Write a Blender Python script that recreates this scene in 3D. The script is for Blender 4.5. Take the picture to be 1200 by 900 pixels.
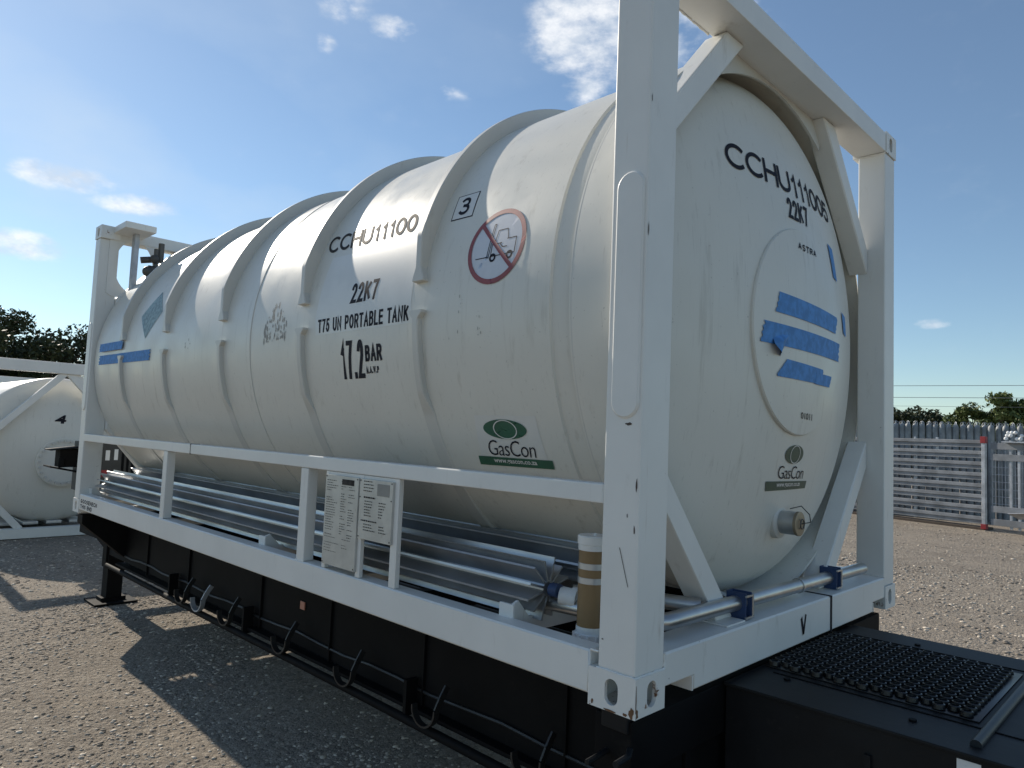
import bpy, bmesh, math, random
import numpy as np
from mathutils import Vector, Matrix
R_ = math.radians
for o in list(bpy.data.objects): bpy.data.objects.remove(o)
SC = bpy.context.scene
COL = SC.collection
rnd = random.Random(7)
# ------------------------------------------------------------------ camera
cd = bpy.data.cameras.new('camera'); cam = bpy.data.objects.new('camera', cd); COL.objects.link(cam)
right = Vector((0.71169988, 0.70130253, 0.04071896)); down = Vector((-0.02165359, 0.07983754, -0.99657267)); fwd = Vector((-0.70214984, 0.70837894, 0.07200608))
m = Matrix((( right.x, -down.x, -fwd.x, 1.24707615), (right.y, -down.y, -fwd.y, -1.83486677), (right.z, -down.z, -fwd.z, 0.83437324), (0, 0, 0, 1)))
cam.matrix_world = m
cd.sensor_width = 36.0; cd.lens = 831.505 / 1200 * 36.0; cd.clip_start = 0.05; cd.clip_end = 2000
SC.camera = cam
# ------------------------------------------------------------------ light
SUN = Vector((-0.866, 0.012, 0.5)).normalized()
sd = bpy.data.lights.new('sun', 'SUN'); so = bpy.data.objects.new('sun', sd); COL.objects.link(so)
sd.energy = 3.0; sd.angle = R_(0.5); sd.color = (1.0, 0.91, 0.78)
so.rotation_euler = SUN.to_track_quat('Z', 'Y').to_euler()
SC.view_settings.view_transform = 'Standard'; SC.view_settings.look = 'None'; SC.view_settings.gamma = 1
SC.view_settings.exposure = 0.74
W = bpy.data.worlds.new('World'); SC.world = W; W.use_nodes = True
wn = W.node_tree.nodes; wl = W.node_tree.links
for n in list(wn): wn.remove(n)
def WN(t, **k):
    n = wn.new(t)
    for a, b in k.items(): setattr(n, a, b)
    return n
def wmath(op, a, b=None, c=None, clamp=False):
    n = wn.new('ShaderNodeMath'); n.operation = op; n.use_clamp = clamp
    for i, v in enumerate((a, b, c)):
        if v is None: continue
        if isinstance(v, (int, float)): n.inputs[i].default_value = v
        else: wl.new(v, n.inputs[i])
    return n.outputs[0]
sky = WN('ShaderNodeTexSky', sky_type='NISHITA', sun_disc=False, sun_elevation=R_(30), sun_rotation=R_(270.8))
sky.air_density = 1.0; sky.dust_density = 0.1; sky.ozone_density = 2.0; sky.altitude = 50
tc = WN('ShaderNodeTexCoord'); sep = WN('ShaderNodeSeparateXYZ'); wl.new(tc.outputs['Generated'], sep.inputs[0])
AZ = wmath('MULTIPLY', wmath('ARCTAN2', sep.outputs[1], sep.outputs[0]), 57.29578)
EL = wmath('MULTIPLY', wmath('ARCSINE', sep.outputs[2]), 57.29578)
def wnoise(scale, detail, rough, off=0.0):
    mp = WN('ShaderNodeMapping'); mp.inputs['Location'].default_value = (off, off * .7, off * 1.3); mp.inputs['Scale'].default_value = (1, 1, 1.9)
    wl.new(tc.outputs['Generated'], mp.inputs[0])
    n = WN('ShaderNodeTexNoise'); n.inputs['Scale'].default_value = scale; n.inputs['Detail'].default_value = detail; n.inputs['Roughness'].default_value = rough
    wl.new(mp.outputs[0], n.inputs['Vector']); return n.outputs[0]
nb = wnoise(9, 8, .62); nf = wnoise(17, 9, .58, 3.1)
clouds = [(168.0, 16.0, 3.6, 1.0, 1.3), (163.7, 15.0, 3.0, .9, 1.25), (171.0, 11.2, 4.2, 1.1, 1.4), (145.8, 29.9, 2.3, 1.0, 1.1), (150.0, 31.5, 2.6, 1.8, .55), (151.0, 28.3, .9, .7, .65),
          (127.5, 30.6, 7.5, 5.0, 1.42), (119.5, 31.5, 4.5, 3.0, 1.0), (129.3, 27.6, 3.4, 2.0, 1.0), (103.9, 8.9, 1.3, .38, .8), (141.0, 26.2, 2.0, .5, .3), (185, 20, 9, 3, .9), (95, 38, 9, 5, .9), (165, 45, 12, 6, .8),
          (200, 14, 6, 1.5, .9), (60, 20, 8, 3, .8), (20, 25, 12, 4, .8), (-60, 22, 14, 5, .9), (-110, 30, 15, 6, .8)]
tot = None
for az, el, rx, ry, s in clouds:
    a = wmath('DIVIDE', wmath('SUBTRACT', AZ, az), rx); e = wmath('DIVIDE', wmath('SUBTRACT', EL, el), ry)
    d = wmath('SUBTRACT', 1.0, wmath('ADD', wmath('MULTIPLY', a, a), wmath('MULTIPLY', e, e)))
    d = wmath('MULTIPLY', wmath('MAXIMUM', d, -1.0), s)
    tot = d if tot is None else wmath('MAXIMUM', tot, d)
dens = wmath('ADD', wmath('MULTIPLY', tot, .85), wmath('MULTIPLY', wmath('SUBTRACT', nf, .50), 4.2))
mr = WN('ShaderNodeMapRange'); mr.interpolation_type = 'SMOOTHSTEP'; wl.new(dens, mr.inputs[0]); mr.inputs[1].default_value = -.1; mr.inputs[2].default_value = 1.5
edge = WN('ShaderNodeMapRange'); wl.new(tot, edge.inputs[0]); edge.inputs[1].default_value = -.35; edge.inputs[2].default_value = .35
cm = wmath('MULTIPLY', mr.outputs[0], edge.outputs[0], clamp=True)
# thin veil towards the sun side
veil = WN('ShaderNodeMapRange'); veil.interpolation_type = 'SMOOTHSTEP'; wl.new(AZ, veil.inputs[0]); veil.inputs[1].default_value = 108; veil.inputs[2].default_value = 172
lowm = WN('ShaderNodeMapRange'); wl.new(EL, lowm.inputs[0]); lowm.inputs[1].default_value = 42; lowm.inputs[2].default_value = 2
wv = WN('ShaderNodeMapRange'); wl.new(wnoise(3.2, 5, .5, 7.7), wv.inputs[0]); wv.inputs[1].default_value = .42; wv.inputs[2].default_value = .66
vm = wmath('ADD', .05, wmath('MULTIPLY', wmath('MULTIPLY', veil.outputs[0], lowm.outputs[0]), wmath('ADD', wmath('MULTIPLY', wv.outputs[0], .62), .08)))
def wmix(fac, a, b):
    n = WN('ShaderNodeMix', data_type='RGBA'); wl.new(fac, n.inputs[0])
    for s, v in ((6, a), (7, b)):
        if isinstance(v, tuple): n.inputs[s].default_value = v
        else: wl.new(v, n.inputs[s])
    return n.outputs[2]
tint = WN('ShaderNodeMix', data_type='RGBA', blend_type='MULTIPLY'); tint.inputs[0].default_value = 1.0
wl.new(sky.outputs[0], tint.inputs[6]); tint.inputs[7].default_value = (.90, .98, 1.0, 1)
c1 = wmix(vm, tint.outputs[2], (5.6, 6.5, 7.4, 1))
shd = WN('ShaderNodeMapRange'); wl.new(wnoise(22, 6, .6, 1.7), shd.inputs[0]); shd.inputs[1].default_value = .40; shd.inputs[2].default_value = .60
ccol = wmix(shd.outputs[0], (5.6, 6.2, 7.0, 1), (8.6, 8.7, 8.8, 1))
c2 = wmix(wmath('MULTIPLY', cm, .85), c1, ccol)
bg = WN('ShaderNodeBackground'); wl.new(c2, bg.inputs[0]); bg.inputs[1].default_value = 0.074
wo = WN('ShaderNodeOutputWorld'); wl.new(bg.outputs[0], wo.inputs[0])

# ------------------------------------------------------------------ materials
class Mat:
    def __init__(s, name):
        s.m = bpy.data.materials.new(name); s.m.use_nodes = True; s.nt = s.m.node_tree
        s.b = s.nt.nodes['Principled BSDF']; s.tc = s.nt.nodes.new('ShaderNodeTexCoord')
    def N(s, t, **k):
        n = s.nt.nodes.new(t)
        for a, b in k.items(): setattr(n, a, b)
        return n
    def L(s, a, b): s.nt.links.new(a, b)
    def noise(s, scale, detail=4, rough=.55, stretch=(1, 1, 1), co='Object'):
        mp = s.N('ShaderNodeMapping'); mp.inputs['Scale'].default_value = stretch; s.L(s.tc.outputs[co], mp.inputs[0])
        n = s.N('ShaderNodeTexNoise'); n.inputs['Scale'].default_value = scale; n.inputs['Detail'].default_value = detail; n.inputs['Roughness'].default_value = rough
        s.L(mp.outputs[0], n.inputs['Vector']); return n.outputs[0]
    def rng(s, v, a, b, c=0., d=1., smooth=True):
        n = s.N('ShaderNodeMapRange'); n.interpolation_type = 'SMOOTHSTEP' if smooth else 'LINEAR'; s.L(v, n.inputs[0])
        for i, x in enumerate((a, b, c, d)): n.inputs[i + 1].default_value = x
        return n.outputs[0]
    def mix(s, f, a, b):
        n = s.N('ShaderNodeMix', data_type='RGBA')
        for i, v in ((0, f), (6, a), (7, b)):
            if isinstance(v, (int, float)): n.inputs[i].default_value = v
            elif isinstance(v, tuple): n.inputs[i].default_value = (*v, 1)[:4]
            else: s.L(v, n.inputs[i])
        return n.outputs[2]
    def mul(s, a, b, op='MULTIPLY'):
        n = s.N('ShaderNodeMath', operation=op)
        for i, v in enumerate((a, b)):
            if isinstance(v, (int, float)): n.inputs[i].default_value = v
            else: s.L(v, n.inputs[i])
        return n.outputs[0]
    def bump(s, h, strength, dist=.01):
        n = s.N('ShaderNodeBump'); n.inputs['Strength'].default_value = strength; n.inputs['Distance'].default_value = dist
        s.L(h, n.inputs['Height']); s.L(n.outputs[0], s.b.inputs['Normal'])
    def col(s, v):
        if isinstance(v, tuple): s.b.inputs['Base Color'].default_value = (*v, 1)[:4]
        else: s.L(v, s.b.inputs['Base Color'])
    def set(s, rough=.5, metal=0., spec=None):
        s.b.inputs['Roughness'].default_value = rough; s.b.inputs['Metallic'].default_value = metal
        if spec is not None: s.b.inputs['Specular IOR Level'].default_value = spec
        return s
def simple(name, c, rough=.5, metal=0., var=.15, scale=8., bump=0., dirt=None):
    M = Mat(name); n = M.noise(scale, 5)
    c2 = tuple(x * (1 - var) for x in c)
    base = M.mix(M.rng(n, .35, .65), c, c2)
    if dirt:
        base = M.mix(M.rng(M.noise(scale * 2.3, 6, .7), .6, .72, 0, .7), base, dirt)
    M.col(base); M.set(rough, metal)
    if bump: M.bump(M.noise(scale * 6, 3), bump, .004)
    return M.m
# tank paint: cream gloss with faint vertical streaks, scuffs and dust
M = Mat('tank_paint')
base = M.mix(M.rng(M.noise(1.6, 4), .3, .7), (.69, .67, .605), (.655, .635, .57))
streak = M.rng(M.noise(5, 7, .68, (3.2, 3.2, .22)), .56, .72, 0, .36)
base = M.mix(streak, base, (.36, .33, .27))
fine = M.rng(M.noise(7, 6, .72, (9, 9, .12)), .58, .72, 0, .32)
base = M.mix(fine, base, (.30, .28, .24))
spk = M.rng(M.noise(60, 4, .6), .68, .73, 0, .4)
base = M.mix(spk, base, (.2, .18, .15)); M.col(base)
M.set(.34, 0, .38); M.b.inputs['Coat Weight'].default_value = .0; M.b.inputs['Coat Roughness'].default_value = .22
M.L(M.rng(M.noise(5, 5),   .3, .7, .30, .42), M.b.inputs['Roughness'])
M.bump(M.noise(4.5, 3, .5), .06, .02)
TANK = M.m
def framepaint(name, c, chip=True):
    M = Mat(name)
    b = M.mix(M.rng(M.noise(2.5, 4), .3, .7), c, tuple(x * .93 for x in c))
    b = M.mix(M.rng(M.noise(6, 6, .7, (2, 2, .5)), .6, .76, 0, .38), b, (.38, .35, .29))
    if chip: b = M.mix(M.rng(M.noise(11, 6, .7, (3.5, 3.5, .16)), .64, .74, 0, .32), b, (.30, .21, .13))
    if chip: b = M.mix(M.rng(M.noise(17, 7, .75), .695, .72, 0, .85), b, (.12, .075, .05))
    M.col(b); M.set(.42); M.bump(M.noise(30, 3), .05, .004); return M.m
FRAME = framepaint('frame_paint', (.75, .74, .70))
FRAMEC = framepaint('rib_shade_paint', (.60, .585, .535), False)  # greyed frame paint: shade of the rib flanks is put into the colour
M = Mat('casting_paint'); b = M.mix(M.rng(M.noise(14, 7, .75), .6, .66, 0, 1), (.73, .72, .68), (.16, .07, .03)); M.col(b); M.set(.5); M.bump(M.noise(40, 4), .25, .004); CAST = M.m
ALU = simple('extruded_aluminium', (.56, .57, .58), .42, .85, .2, 3, .05)
GALV = simple('galvanised_steel', (.50, .52, .55), .5, .55, .3, 6, .06)
GALVD = simple('weathered_galvanised', (.27, .285, .305), .6, .15, .35, 3)
STEEL = simple('stainless_pipe', (.55, .55, .54), .32, .9, .2, 5)
PLATE = simple('engraved_plate', (.55, .545, .51), .45, .35, .15, 9, 0, (.36, .34, .3))
BLACK = simple('chassis_black', (.0065, .0065, .007), .7, 0, .3, 4, .08, (.012, .011, .010))
BLACK.node_tree.nodes['Principled BSDF'].inputs['Specular IOR Level'].default_value = .12
DECK = simple('deck_black', (.009, .0105, .0125), .55, .0, .3, 6, .12, (.020, .020, .019))
DECK.node_tree.nodes['Principled BSDF'].inputs['Specular IOR Level'].default_value = .25
INK = simple('black_vinyl', (.014, .014, .022), .6, 0, .1)
INK.node_tree.nodes['Principled BSDF'].inputs['Specular IOR Level'].default_value = .15
INKF = simple('faded_black_vinyl', (.055, .05, .047), .65, 0, .5, 30)
INKF.node_tree.nodes['Principled BSDF'].inputs['Specular IOR Level'].default_value = .12
VINYL = simple('clear_white_vinyl', (.69, .68, .64), .33, 0, .06)
SIGNW = simple('sign_white_vinyl', (.61, .62, .65), .25, 0, .1)
RED = simple('red_vinyl', (.27, .045, .04), .4, 0, .2, 20)
GREEN = simple('green_vinyl', (.022, .11, .062), .4, 0, .15)
TAPE = simple('blue_masking_tape', (.09, .28, .62), .7, 0, .25, 30, .3)
TEAL = simple('faded_teal_placard', (.30, .42, .44), .6, 0, .4, 40, 0, (.6, .62, .58))
BLUE = simple('blue_bracket_paint', (.025, .055, .14), .5, 0, .2)
BROWN = simple('brown_tube', (.26, .165, .075), .42, 0, .12, 12)
CAPW = simple('white_plastic', (.78, .78, .76), .35, 0, .05)
GASK = simple('grime', (.10, .085, .07), .9, 0, .4, 40)
RUST = simple('rusty_steel', (.17, .085, .04), .8, 0, .4, 20)
REDP = simple('red_paint', (.30, .02, .025), .5, 0, .2)
CHROME = simple('bright_hook_wear', (.75, .75, .73), .25, .9, .2)
BRASS = simple('dark_bronze_valve', (.11, .105, .095), .5, .4, .3)
GREY = simple('grey_cylinder_paint', (.30, .31, .31), .5, .1, .3, 5, 0, (.42, .42, .4))
CAB = simple('charcoal_cabinet_paint', (.035, .038, .038), .5)
WOOD = simple('weathered_timber', (.35, .26, .17), .85, 0, .3, 12)

# ground
M = Mat('gravel_yard')
v1 = M.N('ShaderNodeTexVoronoi'); v1.inputs['Scale'].default_value = 26; M.L(M.tc.outputs['Object'], v1.inputs['Vector'])
v2 = M.N('ShaderNodeTexVoronoi'); v2.inputs['Scale'].default_value = 70; M.L(M.tc.outputs['Object'], v2.inputs['Vector'])
big = M.rng(M.noise(.55, 6, .62, (1, 2.2, 1)), .40, .60)
sand = M.mix(big, (.37, .31, .24), (.22, .185, .146))
g1 = M.mix(M.rng(v1.outputs['Color'], .0, .9, 0, 1), (.17, .145, .12), (.45, .39, .31))
g2 = M.mix(M.rng(v2.outputs['Color'], .2, .9), (.17, .145, .12), (.44, .38, .30))
mg = M.mix(.5, g1, g2)
b = M.mix(M.rng(M.noise(2.2, 6, .65), .40, .58, .35, .95), sand, mg)
b = M.mix(M.rng(M.noise(60, 6, .7), .45, .7, 0, .6), b, (.16, .135, .11)); M.col(b); M.set(.92, 0, .25)
h = M.mul(M.mul(M.mul(v1.outputs['Distance'], -1.0), .6), M.mul(v2.outputs['Distance'], -.25), 'ADD'); h = M.mul(h, M.noise(40, 6, .7), 'ADD')
M.bump(h, .8, .035); GROUND = M.m
def stone_mat(name, c1, c2):
    M = Mat(name); oi = M.N('ShaderNodeAttribute'); oi.attribute_name = 'tone'
    M.col(M.mix(oi.outputs['Fac'], c1, c2)); M.set(.85, 0, .3); return M.m
STONE = stone_mat('gravel_stone', (.17, .145, .118), (.66, .58, .475))
def leafmat(name, c1, c2):
    M = Mat(name); oi = M.N('ShaderNodeAttribute'); oi.attribute_name = 'tone'
    M.col(M.mix(oi.outputs['Fac'], c1, c2)); M.set(.6, 0, .3)
    try: M.b.inputs['Transmission Weight'].default_value = 0
    except KeyError: pass
    return M.m
LEAFD = leafmat('dark_leaves', (.020, .028, .012), (.07, .08, .03))
LEAFG = leafmat('green_leaves', (.045, .07, .022), (.16, .19, .06))
BARK = simple('bark', (.10, .08, .06), .9, 0, .3, 12)

# ------------------------------------------------------------------ mesh helpers
class MB:
    def __init__(s): s.bm = bmesh.new(); s.mats = []
    def _merge(s, t, mi):
        me = bpy.data.meshes.new('t'); 
        for f in t.faces: f.material_index = mi
        t.to_mesh(me); t.free(); s.bm.from_mesh(me); bpy.data.meshes.remove(me)
    def box(s, a, b, bev=.0, mi=0, rot=None, segs=2):
        t = bmesh.new(); bmesh.ops.create_cube(t, size=1)
        a = Vector(a); b = Vector(b); c = (a + b) / 2; d = b - a
        for v in t.verts: v.co = Vector((v.co.x * d.x, v.co.y * d.y, v.co.z * d.z))
        if bev: bmesh.ops.bevel(t, geom=t.edges[:] , offset=bev, segments=segs, affect='EDGES', profile=.5)
        if rot is not None: bmesh.ops.transform(t, matrix=rot.to_4x4(), verts=t.verts)
        for v in t.verts: v.co += c
        s._merge(t, mi); return s
    def bar(s, p, q, w, h, bev=0., up=(1, 0, 0), mi=0):      # box from p to q, w across 'up x dir', h along up
        p = Vector(p); q = Vector(q); d = (q - p); L = d.length; d.normalize(); u = Vector(up); u = (u - d * u.dot(d)).normalized(); sd_ = d.cross(u)
        t = bmesh.new(); bmesh.ops.create_cube(t, size=1)
        for v in t.verts: v.co = Vector((v.co.x * L, v.co.y * w, v.co.z * h))
        if bev: bmesh.ops.bevel(t, geom=t.edges[:], offset=bev, segments=2, affect='EDGES', profile=.5)
        mm = Matrix((d, sd_, u)).transposed()
        for v in t.verts: v.co = mm @ v.co + (p + q) / 2
        s._merge(t, mi); return s
    def tube(s, pts, r, n=16, cap=True, mi=0, rads=None):
        pts = [Vector(p) for p in pts]; t = bmesh.new(); rings = []
        prev = None
        for i, p in enumerate(pts):
            d = (pts[min(i + 1, len(pts) - 1)] - pts[max(i - 1, 0)]).normalized()
            if prev is None:
                a = Vector((0, 0, 1)) if abs(d.z) < .9 else Vector((1, 0, 0)); u = d.cross(a).normalized()
            else: u = (prev - d * prev.dot(d)).normalized()
            prev = u; w = d.cross(u); rr = rads[i] if rads else r
            rings.append([t.verts.new(p + (u * math.cos(k * 2 * math.pi / n) + w * math.sin(k * 2 * math.pi / n)) * rr) for k in range(n)])
        for A, B in zip(rings, rings[1:]):
            for k in range(n): t.faces.new((A[k], A[(k + 1) % n], B[(k + 1) % n], B[k]))
        if cap: t.faces.new(rings[0][::-1]); t.faces.new(rings[-1])
        s._merge(t, mi); return s
    def prism(s, pts, off, mi=0, bev=0.):                    # extrude planar polygon by off
        t = bmesh.new(); off = Vector(off); A = [t.verts.new(p) for p in pts]; B = [t.verts.new(Vector(p) + off) for p in pts]
        t.faces.new(A[::-1]); t.faces.new(B); n = len(A)
        for k in range(n): t.faces.new((A[k], A[(k + 1) % n], B[(k + 1) % n], B[k]))
        bmesh.ops.recalc_face_normals(t, faces=t.faces)
        if bev: bmesh.ops.bevel(t, geom=t.edges[:], offset=bev, segments=1, affect='EDGES')
        s._merge(t, mi); return s
    def raw(s, verts, faces, mi=0):
        t = bmesh.new(); V = [t.verts.new(v) for v in verts]
        for f in faces:
            try: t.faces.new([V[i] for i in f])
            except ValueError: pass
        s._merge(t, mi); return s
    def sphere(s, c, r, mi=0, sc=(1, 1, 1)):
        t = bmesh.new(); bmesh.ops.create_uvsphere(t, u_segments=16, v_segments=10, radius=r)
        for v in t.verts: v.co = Vector((v.co.x * sc[0], v.co.y * sc[1], v.co.z * sc[2])) + Vector(c)
        s._merge(t, mi); return s
    def lathe(s, prof, c, axis='z', n=32, mi=0):             # prof: list of (r, h)
        verts = []; faces = []
        for r, h in prof:
            for k in range(n):
                a = k * 2 * math.pi / n; u, w = r * math.cos(a), r * math.sin(a)
                verts.append({'z': (u, w, h), 'x': (h, u, w), 'y': (w, h, u)}[axis])
        verts = [Vector(v) + Vector(c) for v in verts]
        for i in range(len(prof) - 1):
            for k in range(n): faces.append((i * n + k, i * n + (k + 1) % n, (i + 1) * n + (k + 1) % n, (i + 1) * n + k))
        faces.append(tuple(range(n))[::-1]); faces.append(tuple((len(prof) - 1) * n + k for k in range(n)))
        return s.raw(verts, faces, mi)
    def build(s, name, mats, parent=None, smooth=35, weld=False, recalc=False):
        if weld: bmesh.ops.remove_doubles(s.bm, verts=s.bm.verts, dist=1e-5)
        if recalc: bmesh.ops.recalc_face_normals(s.bm, faces=s.bm.faces)
        me = bpy.data.meshes.new(name); s.bm.to_mesh(me); s.bm.free()
        for q in (mats if isinstance(mats, (list, tuple)) else [mats]): me.materials.append(q)
        o = bpy.data.objects.new(name, me); COL.objects.link(o)
        if smooth:
            for p in me.polygons: p.use_smooth = True
            me.set_sharp_from_angle(angle=R_(smooth))
            if len(me.polygons) < 6000:
                wn_ = o.modifiers.new('weighted_normals', 'WEIGHTED_NORMAL'); wn_.keep_sharp = True; wn_.weight = 80
        if parent is not None: o.parent = parent; o.matrix_parent_inverse = Matrix.Translation(-root_loc(parent))
        return o
def root_loc(o):
    v = Vector(o.location)
    return v if o.parent is None else v * 0
def tag(o, label, cat, group=None, kind=None):
    o['label'] = label; o['category'] = cat
    if group: o['group'] = group
    if kind: o['kind'] = kind
    return o
def empty(name, loc, label, cat, group=None):
    o = bpy.data.objects.new(name, None); COL.objects.link(o); o.location = loc; o.empty_display_size = .3
    return tag(o, label, cat, group)
def struct(o): o['kind'] = 'structure'; return o
def dup(root, dx, label=None, group=None):
    r = root.copy(); COL.objects.link(r); r.location = Vector(root.location) + Vector(dx)
    if label: r['label'] = label
    if group: r['group'] = group
    for ch in list(root.children):
        c = ch.copy(); COL.objects.link(c); c.parent = r
        for g in list(ch.children):
            d = g.copy(); COL.objects.link(d); d.parent = c
    return r
# ------------------------------------------------------------------ ground
GZ = -0.94
g = MB(); g.raw([(-400, -400, GZ), (400, -400, GZ), (400, 400, GZ), (-400, 400, GZ)], [(0, 1, 2, 3)])
struct(g.build('ground', GROUND, smooth=0))
def stones():
    rs = np.random.RandomState(3)
    ico = bmesh.new(); bmesh.ops.create_icosphere(ico, subdivisions=1, radius=1)
    bv = np.array([v.co[:] for v in ico.verts]); bf = np.array([[v.index for v in f.verts] for f in ico.faces]); ico.free()
    P = []
    def field(n, x0, x1, y0, y1, smin, smax):
        xy = np.stack([rs.uniform(x0, x1, n), rs.uniform(y0, y1, n)], 1)
        keep = np.sin(xy[:, 0] * 1.7 + 1.3 * np.sin(xy[:, 1] * 1.1)) * np.sin(xy[:, 1] * 2.3 + xy[:, 0]) + rs.uniform(-1, 1.2, n) > -.25
        xy = xy[keep]; s = smin + (smax - smin) * rs.power(.26, len(xy)); P.append(np.column_stack([xy, s]))
    field(42000, -6.5, .3, -1.6, 1.0, .003, .016)
    field(12000, -11.5, -5.0, -2, 2.4, .005, .024)
    field(24000, -5.0, 3.2, 3.5, 11, .006, .030)
    field(5000, -7.5, 3.0, 10, 18, .010, .032)
    P = np.concatenate(P); n = len(P)
    sc = P[:, 2:3] * rs.uniform(.6, 1.35, (n, 3)) * np.array([1, 1, .42]); ang = rs.uniform(0, 6.28, n)
    V = bv[None] * (1 + rs.uniform(-.22, .22, (n, 12, 1))) * sc[:, None]
    ca, sa = np.cos(ang)[:, None], np.sin(ang)[:, None]
    X = V[..., 0] * ca - V[..., 1] * sa + P[:, 0:1]; Y = V[..., 0] * sa + V[..., 1] * ca + P[:, 1:2]; Z = V[..., 2] + GZ + P[:, 2:3] * .08
    VV = np.stack([X, Y, Z], -1).reshape(-1, 3); FF = (bf[None] + (np.arange(n) * 12)[:, None, None]).reshape(-1, 3)
    me = bpy.data.meshes.new('gravel'); me.vertices.add(len(VV)); me.vertices.foreach_set('co', VV.ravel().astype('f'))
    me.loops.add(FF.size); me.loops.foreach_set('vertex_index', FF.ravel().astype('i')); me.polygons.add(len(FF)); me.polygons.foreach_set('loop_start', (np.arange(len(FF)) * 3).astype('i')); me.update(calc_edges=True)
    at = me.attributes.new('tone', 'FLOAT', 'POINT'); at.data.foreach_set('value', np.repeat(rs.power(.7, n), 12).astype('f'))
    me.materials.append(STONE); o = bpy.data.objects.new('gravel', me); COL.objects.link(o)
    tag(o, 'loose pale gravel stones scattered over the yard', 'gravel', kind='stuff')
stones()

# ------------------------------------------------------------------ tank container
YC, ZC, RT = 1.219, 1.35, 1.185
LEN, WID, HT = 6.058, 2.438, 2.591
T = empty('tank_container', (0, 0, 0), 'large cream white portable tank in a white steel frame, on the black trailer', 'tank container')
# shell
def hx(r):
    if r <= .98: return -.005 - (3.2 - math.sqrt(3.2 ** 2 - r * r))
    return None
prof = [(r, hx(r)) for r in [0.001] + [.98 * k / 22 for k in range(1, 23)]]
for k in range(1, 13):
    t = k / 12; prof.append(((1 - t) ** 2 * .98 + 2 * t * (1 - t) * 1.12 + t * t * 1.17, (1 - t) ** 2 * -.159 + 2 * t * (1 - t) * -.215 + t * t * -.33))
def HX(r):
    for (a, b), (c, d) in zip(prof, prof[1:]):
        if a <= r <= c: return b + (d - b) * (r - a) / (c - a)
    return prof[-1][1]
front = prof + [(1.173, -.336), (1.1732, -.40), (1.176, -.43), (RT, -.436)]
back = [(r, -LEN - x - .10 - .02) for r, x in front]       # far head sits a little deeper
allp = front + [(RT, x) for x in np.linspace(-.5, -5.5, 26)] + back[::-1]
sh = MB(); N = 192; verts = []; faces = []
for r, x in allp:
    for k in range(N):
        a = k * 2 * math.pi / N; verts.append((x, YC - r * math.cos(a), ZC + r * math.sin(a)))
for i in range(len(allp) - 1):
    for k in range(N): faces.append((i * N + k, (i + 1) * N + k, (i + 1) * N + (k + 1) % N, i * N + (k + 1) % N))
sh.raw(verts, faces); SHELL = sh.build('tank_shell', TANK, T, smooth=40, weld=True, recalc=True)
def cyl(x, th, r): return Vector((x, YC - r * math.cos(R_(th)), ZC + r * math.sin(R_(th))))
# skirt ring carrying the shell in the end frame
def skirt(x0, x1):
    s = MB(); vs = []; fs = []
    for k in range(181):
        for x, r in ((x0, 1.1835), (x0, 1.171), (x1, 1.171), (x1, 1.1835)): vs.append((x, YC - r * math.cos(R_(k * 2)), ZC + r * math.sin(R_(k * 2))))
    for k in range(180):
        for j in range(4): fs.append((k * 4 + j, k * 4 + (j + 1) % 4, (k + 1) * 4 + (j + 1) % 4, (k + 1) * 4 + j))
    s.raw(vs, fs); s.build('skirt_ring', TANK, SHELL, smooth=40, weld=True, recalc=True)
skirt(-.345, -.166); skirt(-LEN + .345 + .12, -LEN + .166)
# weld seam line
s = MB()
for x in (-2.80,):
    ring = [cyl(x, a, RT + .0005) for a in np.linspace(0, 360, 181)]
    s.tube(ring, .0035, 6, cap=False)
s.build('weld_seam', FRAMEC, SHELL)
# thin end band
s = MB(); vs = []; fs = []
sec = [(-.318, 1.172), (-.318, 1.182), (-.338, 1.184), (-.338, 1.172)]
for k in range(181):
    for x, r in sec: vs.append(cyl(x, k * 2, r))
for k in range(180):
    for j in range(4): fs.append((k * 4 + j, k * 4 + (j + 1) % 4, (k + 1) * 4 + (j + 1) % 4, (k + 1) * 4 + j))
s.raw(vs, fs); s.build('end_band', FRAMEC, SHELL, smooth=30, recalc=True)
# ribs
def rib(x0, th0, th1, kind):
    n = 240; vs = []; fs = []
    for i in range(n + 1):
        # denser sampling near the feet
        t_ = i / n * 2 - 1; u = .5 + .5 * math.copysign(1 - (1 - abs(t_)) ** 1.6, t_); th = th0 + (th1 - th0) * u
        d = min(abs(th - th0), abs(th1 - th))
        ch = abs(math.cos(R_(th)))
        if kind == 'up':
            w = .020 if ch < .95 else .018
            foot = min(1., max(0., 1 - (d - .5) / 2.3)); w += .021 * foot
            ro = min(RT + .068, (YC - .012) / max(ch, 1e-3))
        else:
            w = .020 + .025 * min(1., max(0., 1 - (d - .55) / 1.2))
            fade = min(1., max(0., (d - 17.) / 5.))
            ro = (RT + .028) * (1 - fade) + (RT + .0045 + .028 * min(1., max(0., (d - 42) / 28))) * fade; w += .020 * fade
        bw = w * .92
        for dx, r in ((-w, RT - .01), (-w, ro - .004), (-w + .004, ro), (w - .004, ro), (w, ro - .004), (w, RT - .01)): vs.append(cyl(x0 + dx, th, r))
    m_ = 6
    for i in range(n):
        for j in range(m_): fs.append((i * m_ + j, i * m_ + (j + 1) % m_, (i + 1) * m_ + (j + 1) % m_, (i + 1) * m_ + j))
    fs.append(tuple(range(m_))); fs.append(tuple(n * m_ + j for j in range(m_)))
    s = MB(); s.raw(vs, fs); return s.build('tank_rib', FRAMEC, T, smooth=28, recalc=True)
for x0 in (-1.185, -2.18, -3.19, -4.17, -5.12):
    rib(x0, 6.3, 173.7, 'up'); rib(x0, .2, -180.2, 'low')
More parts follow.
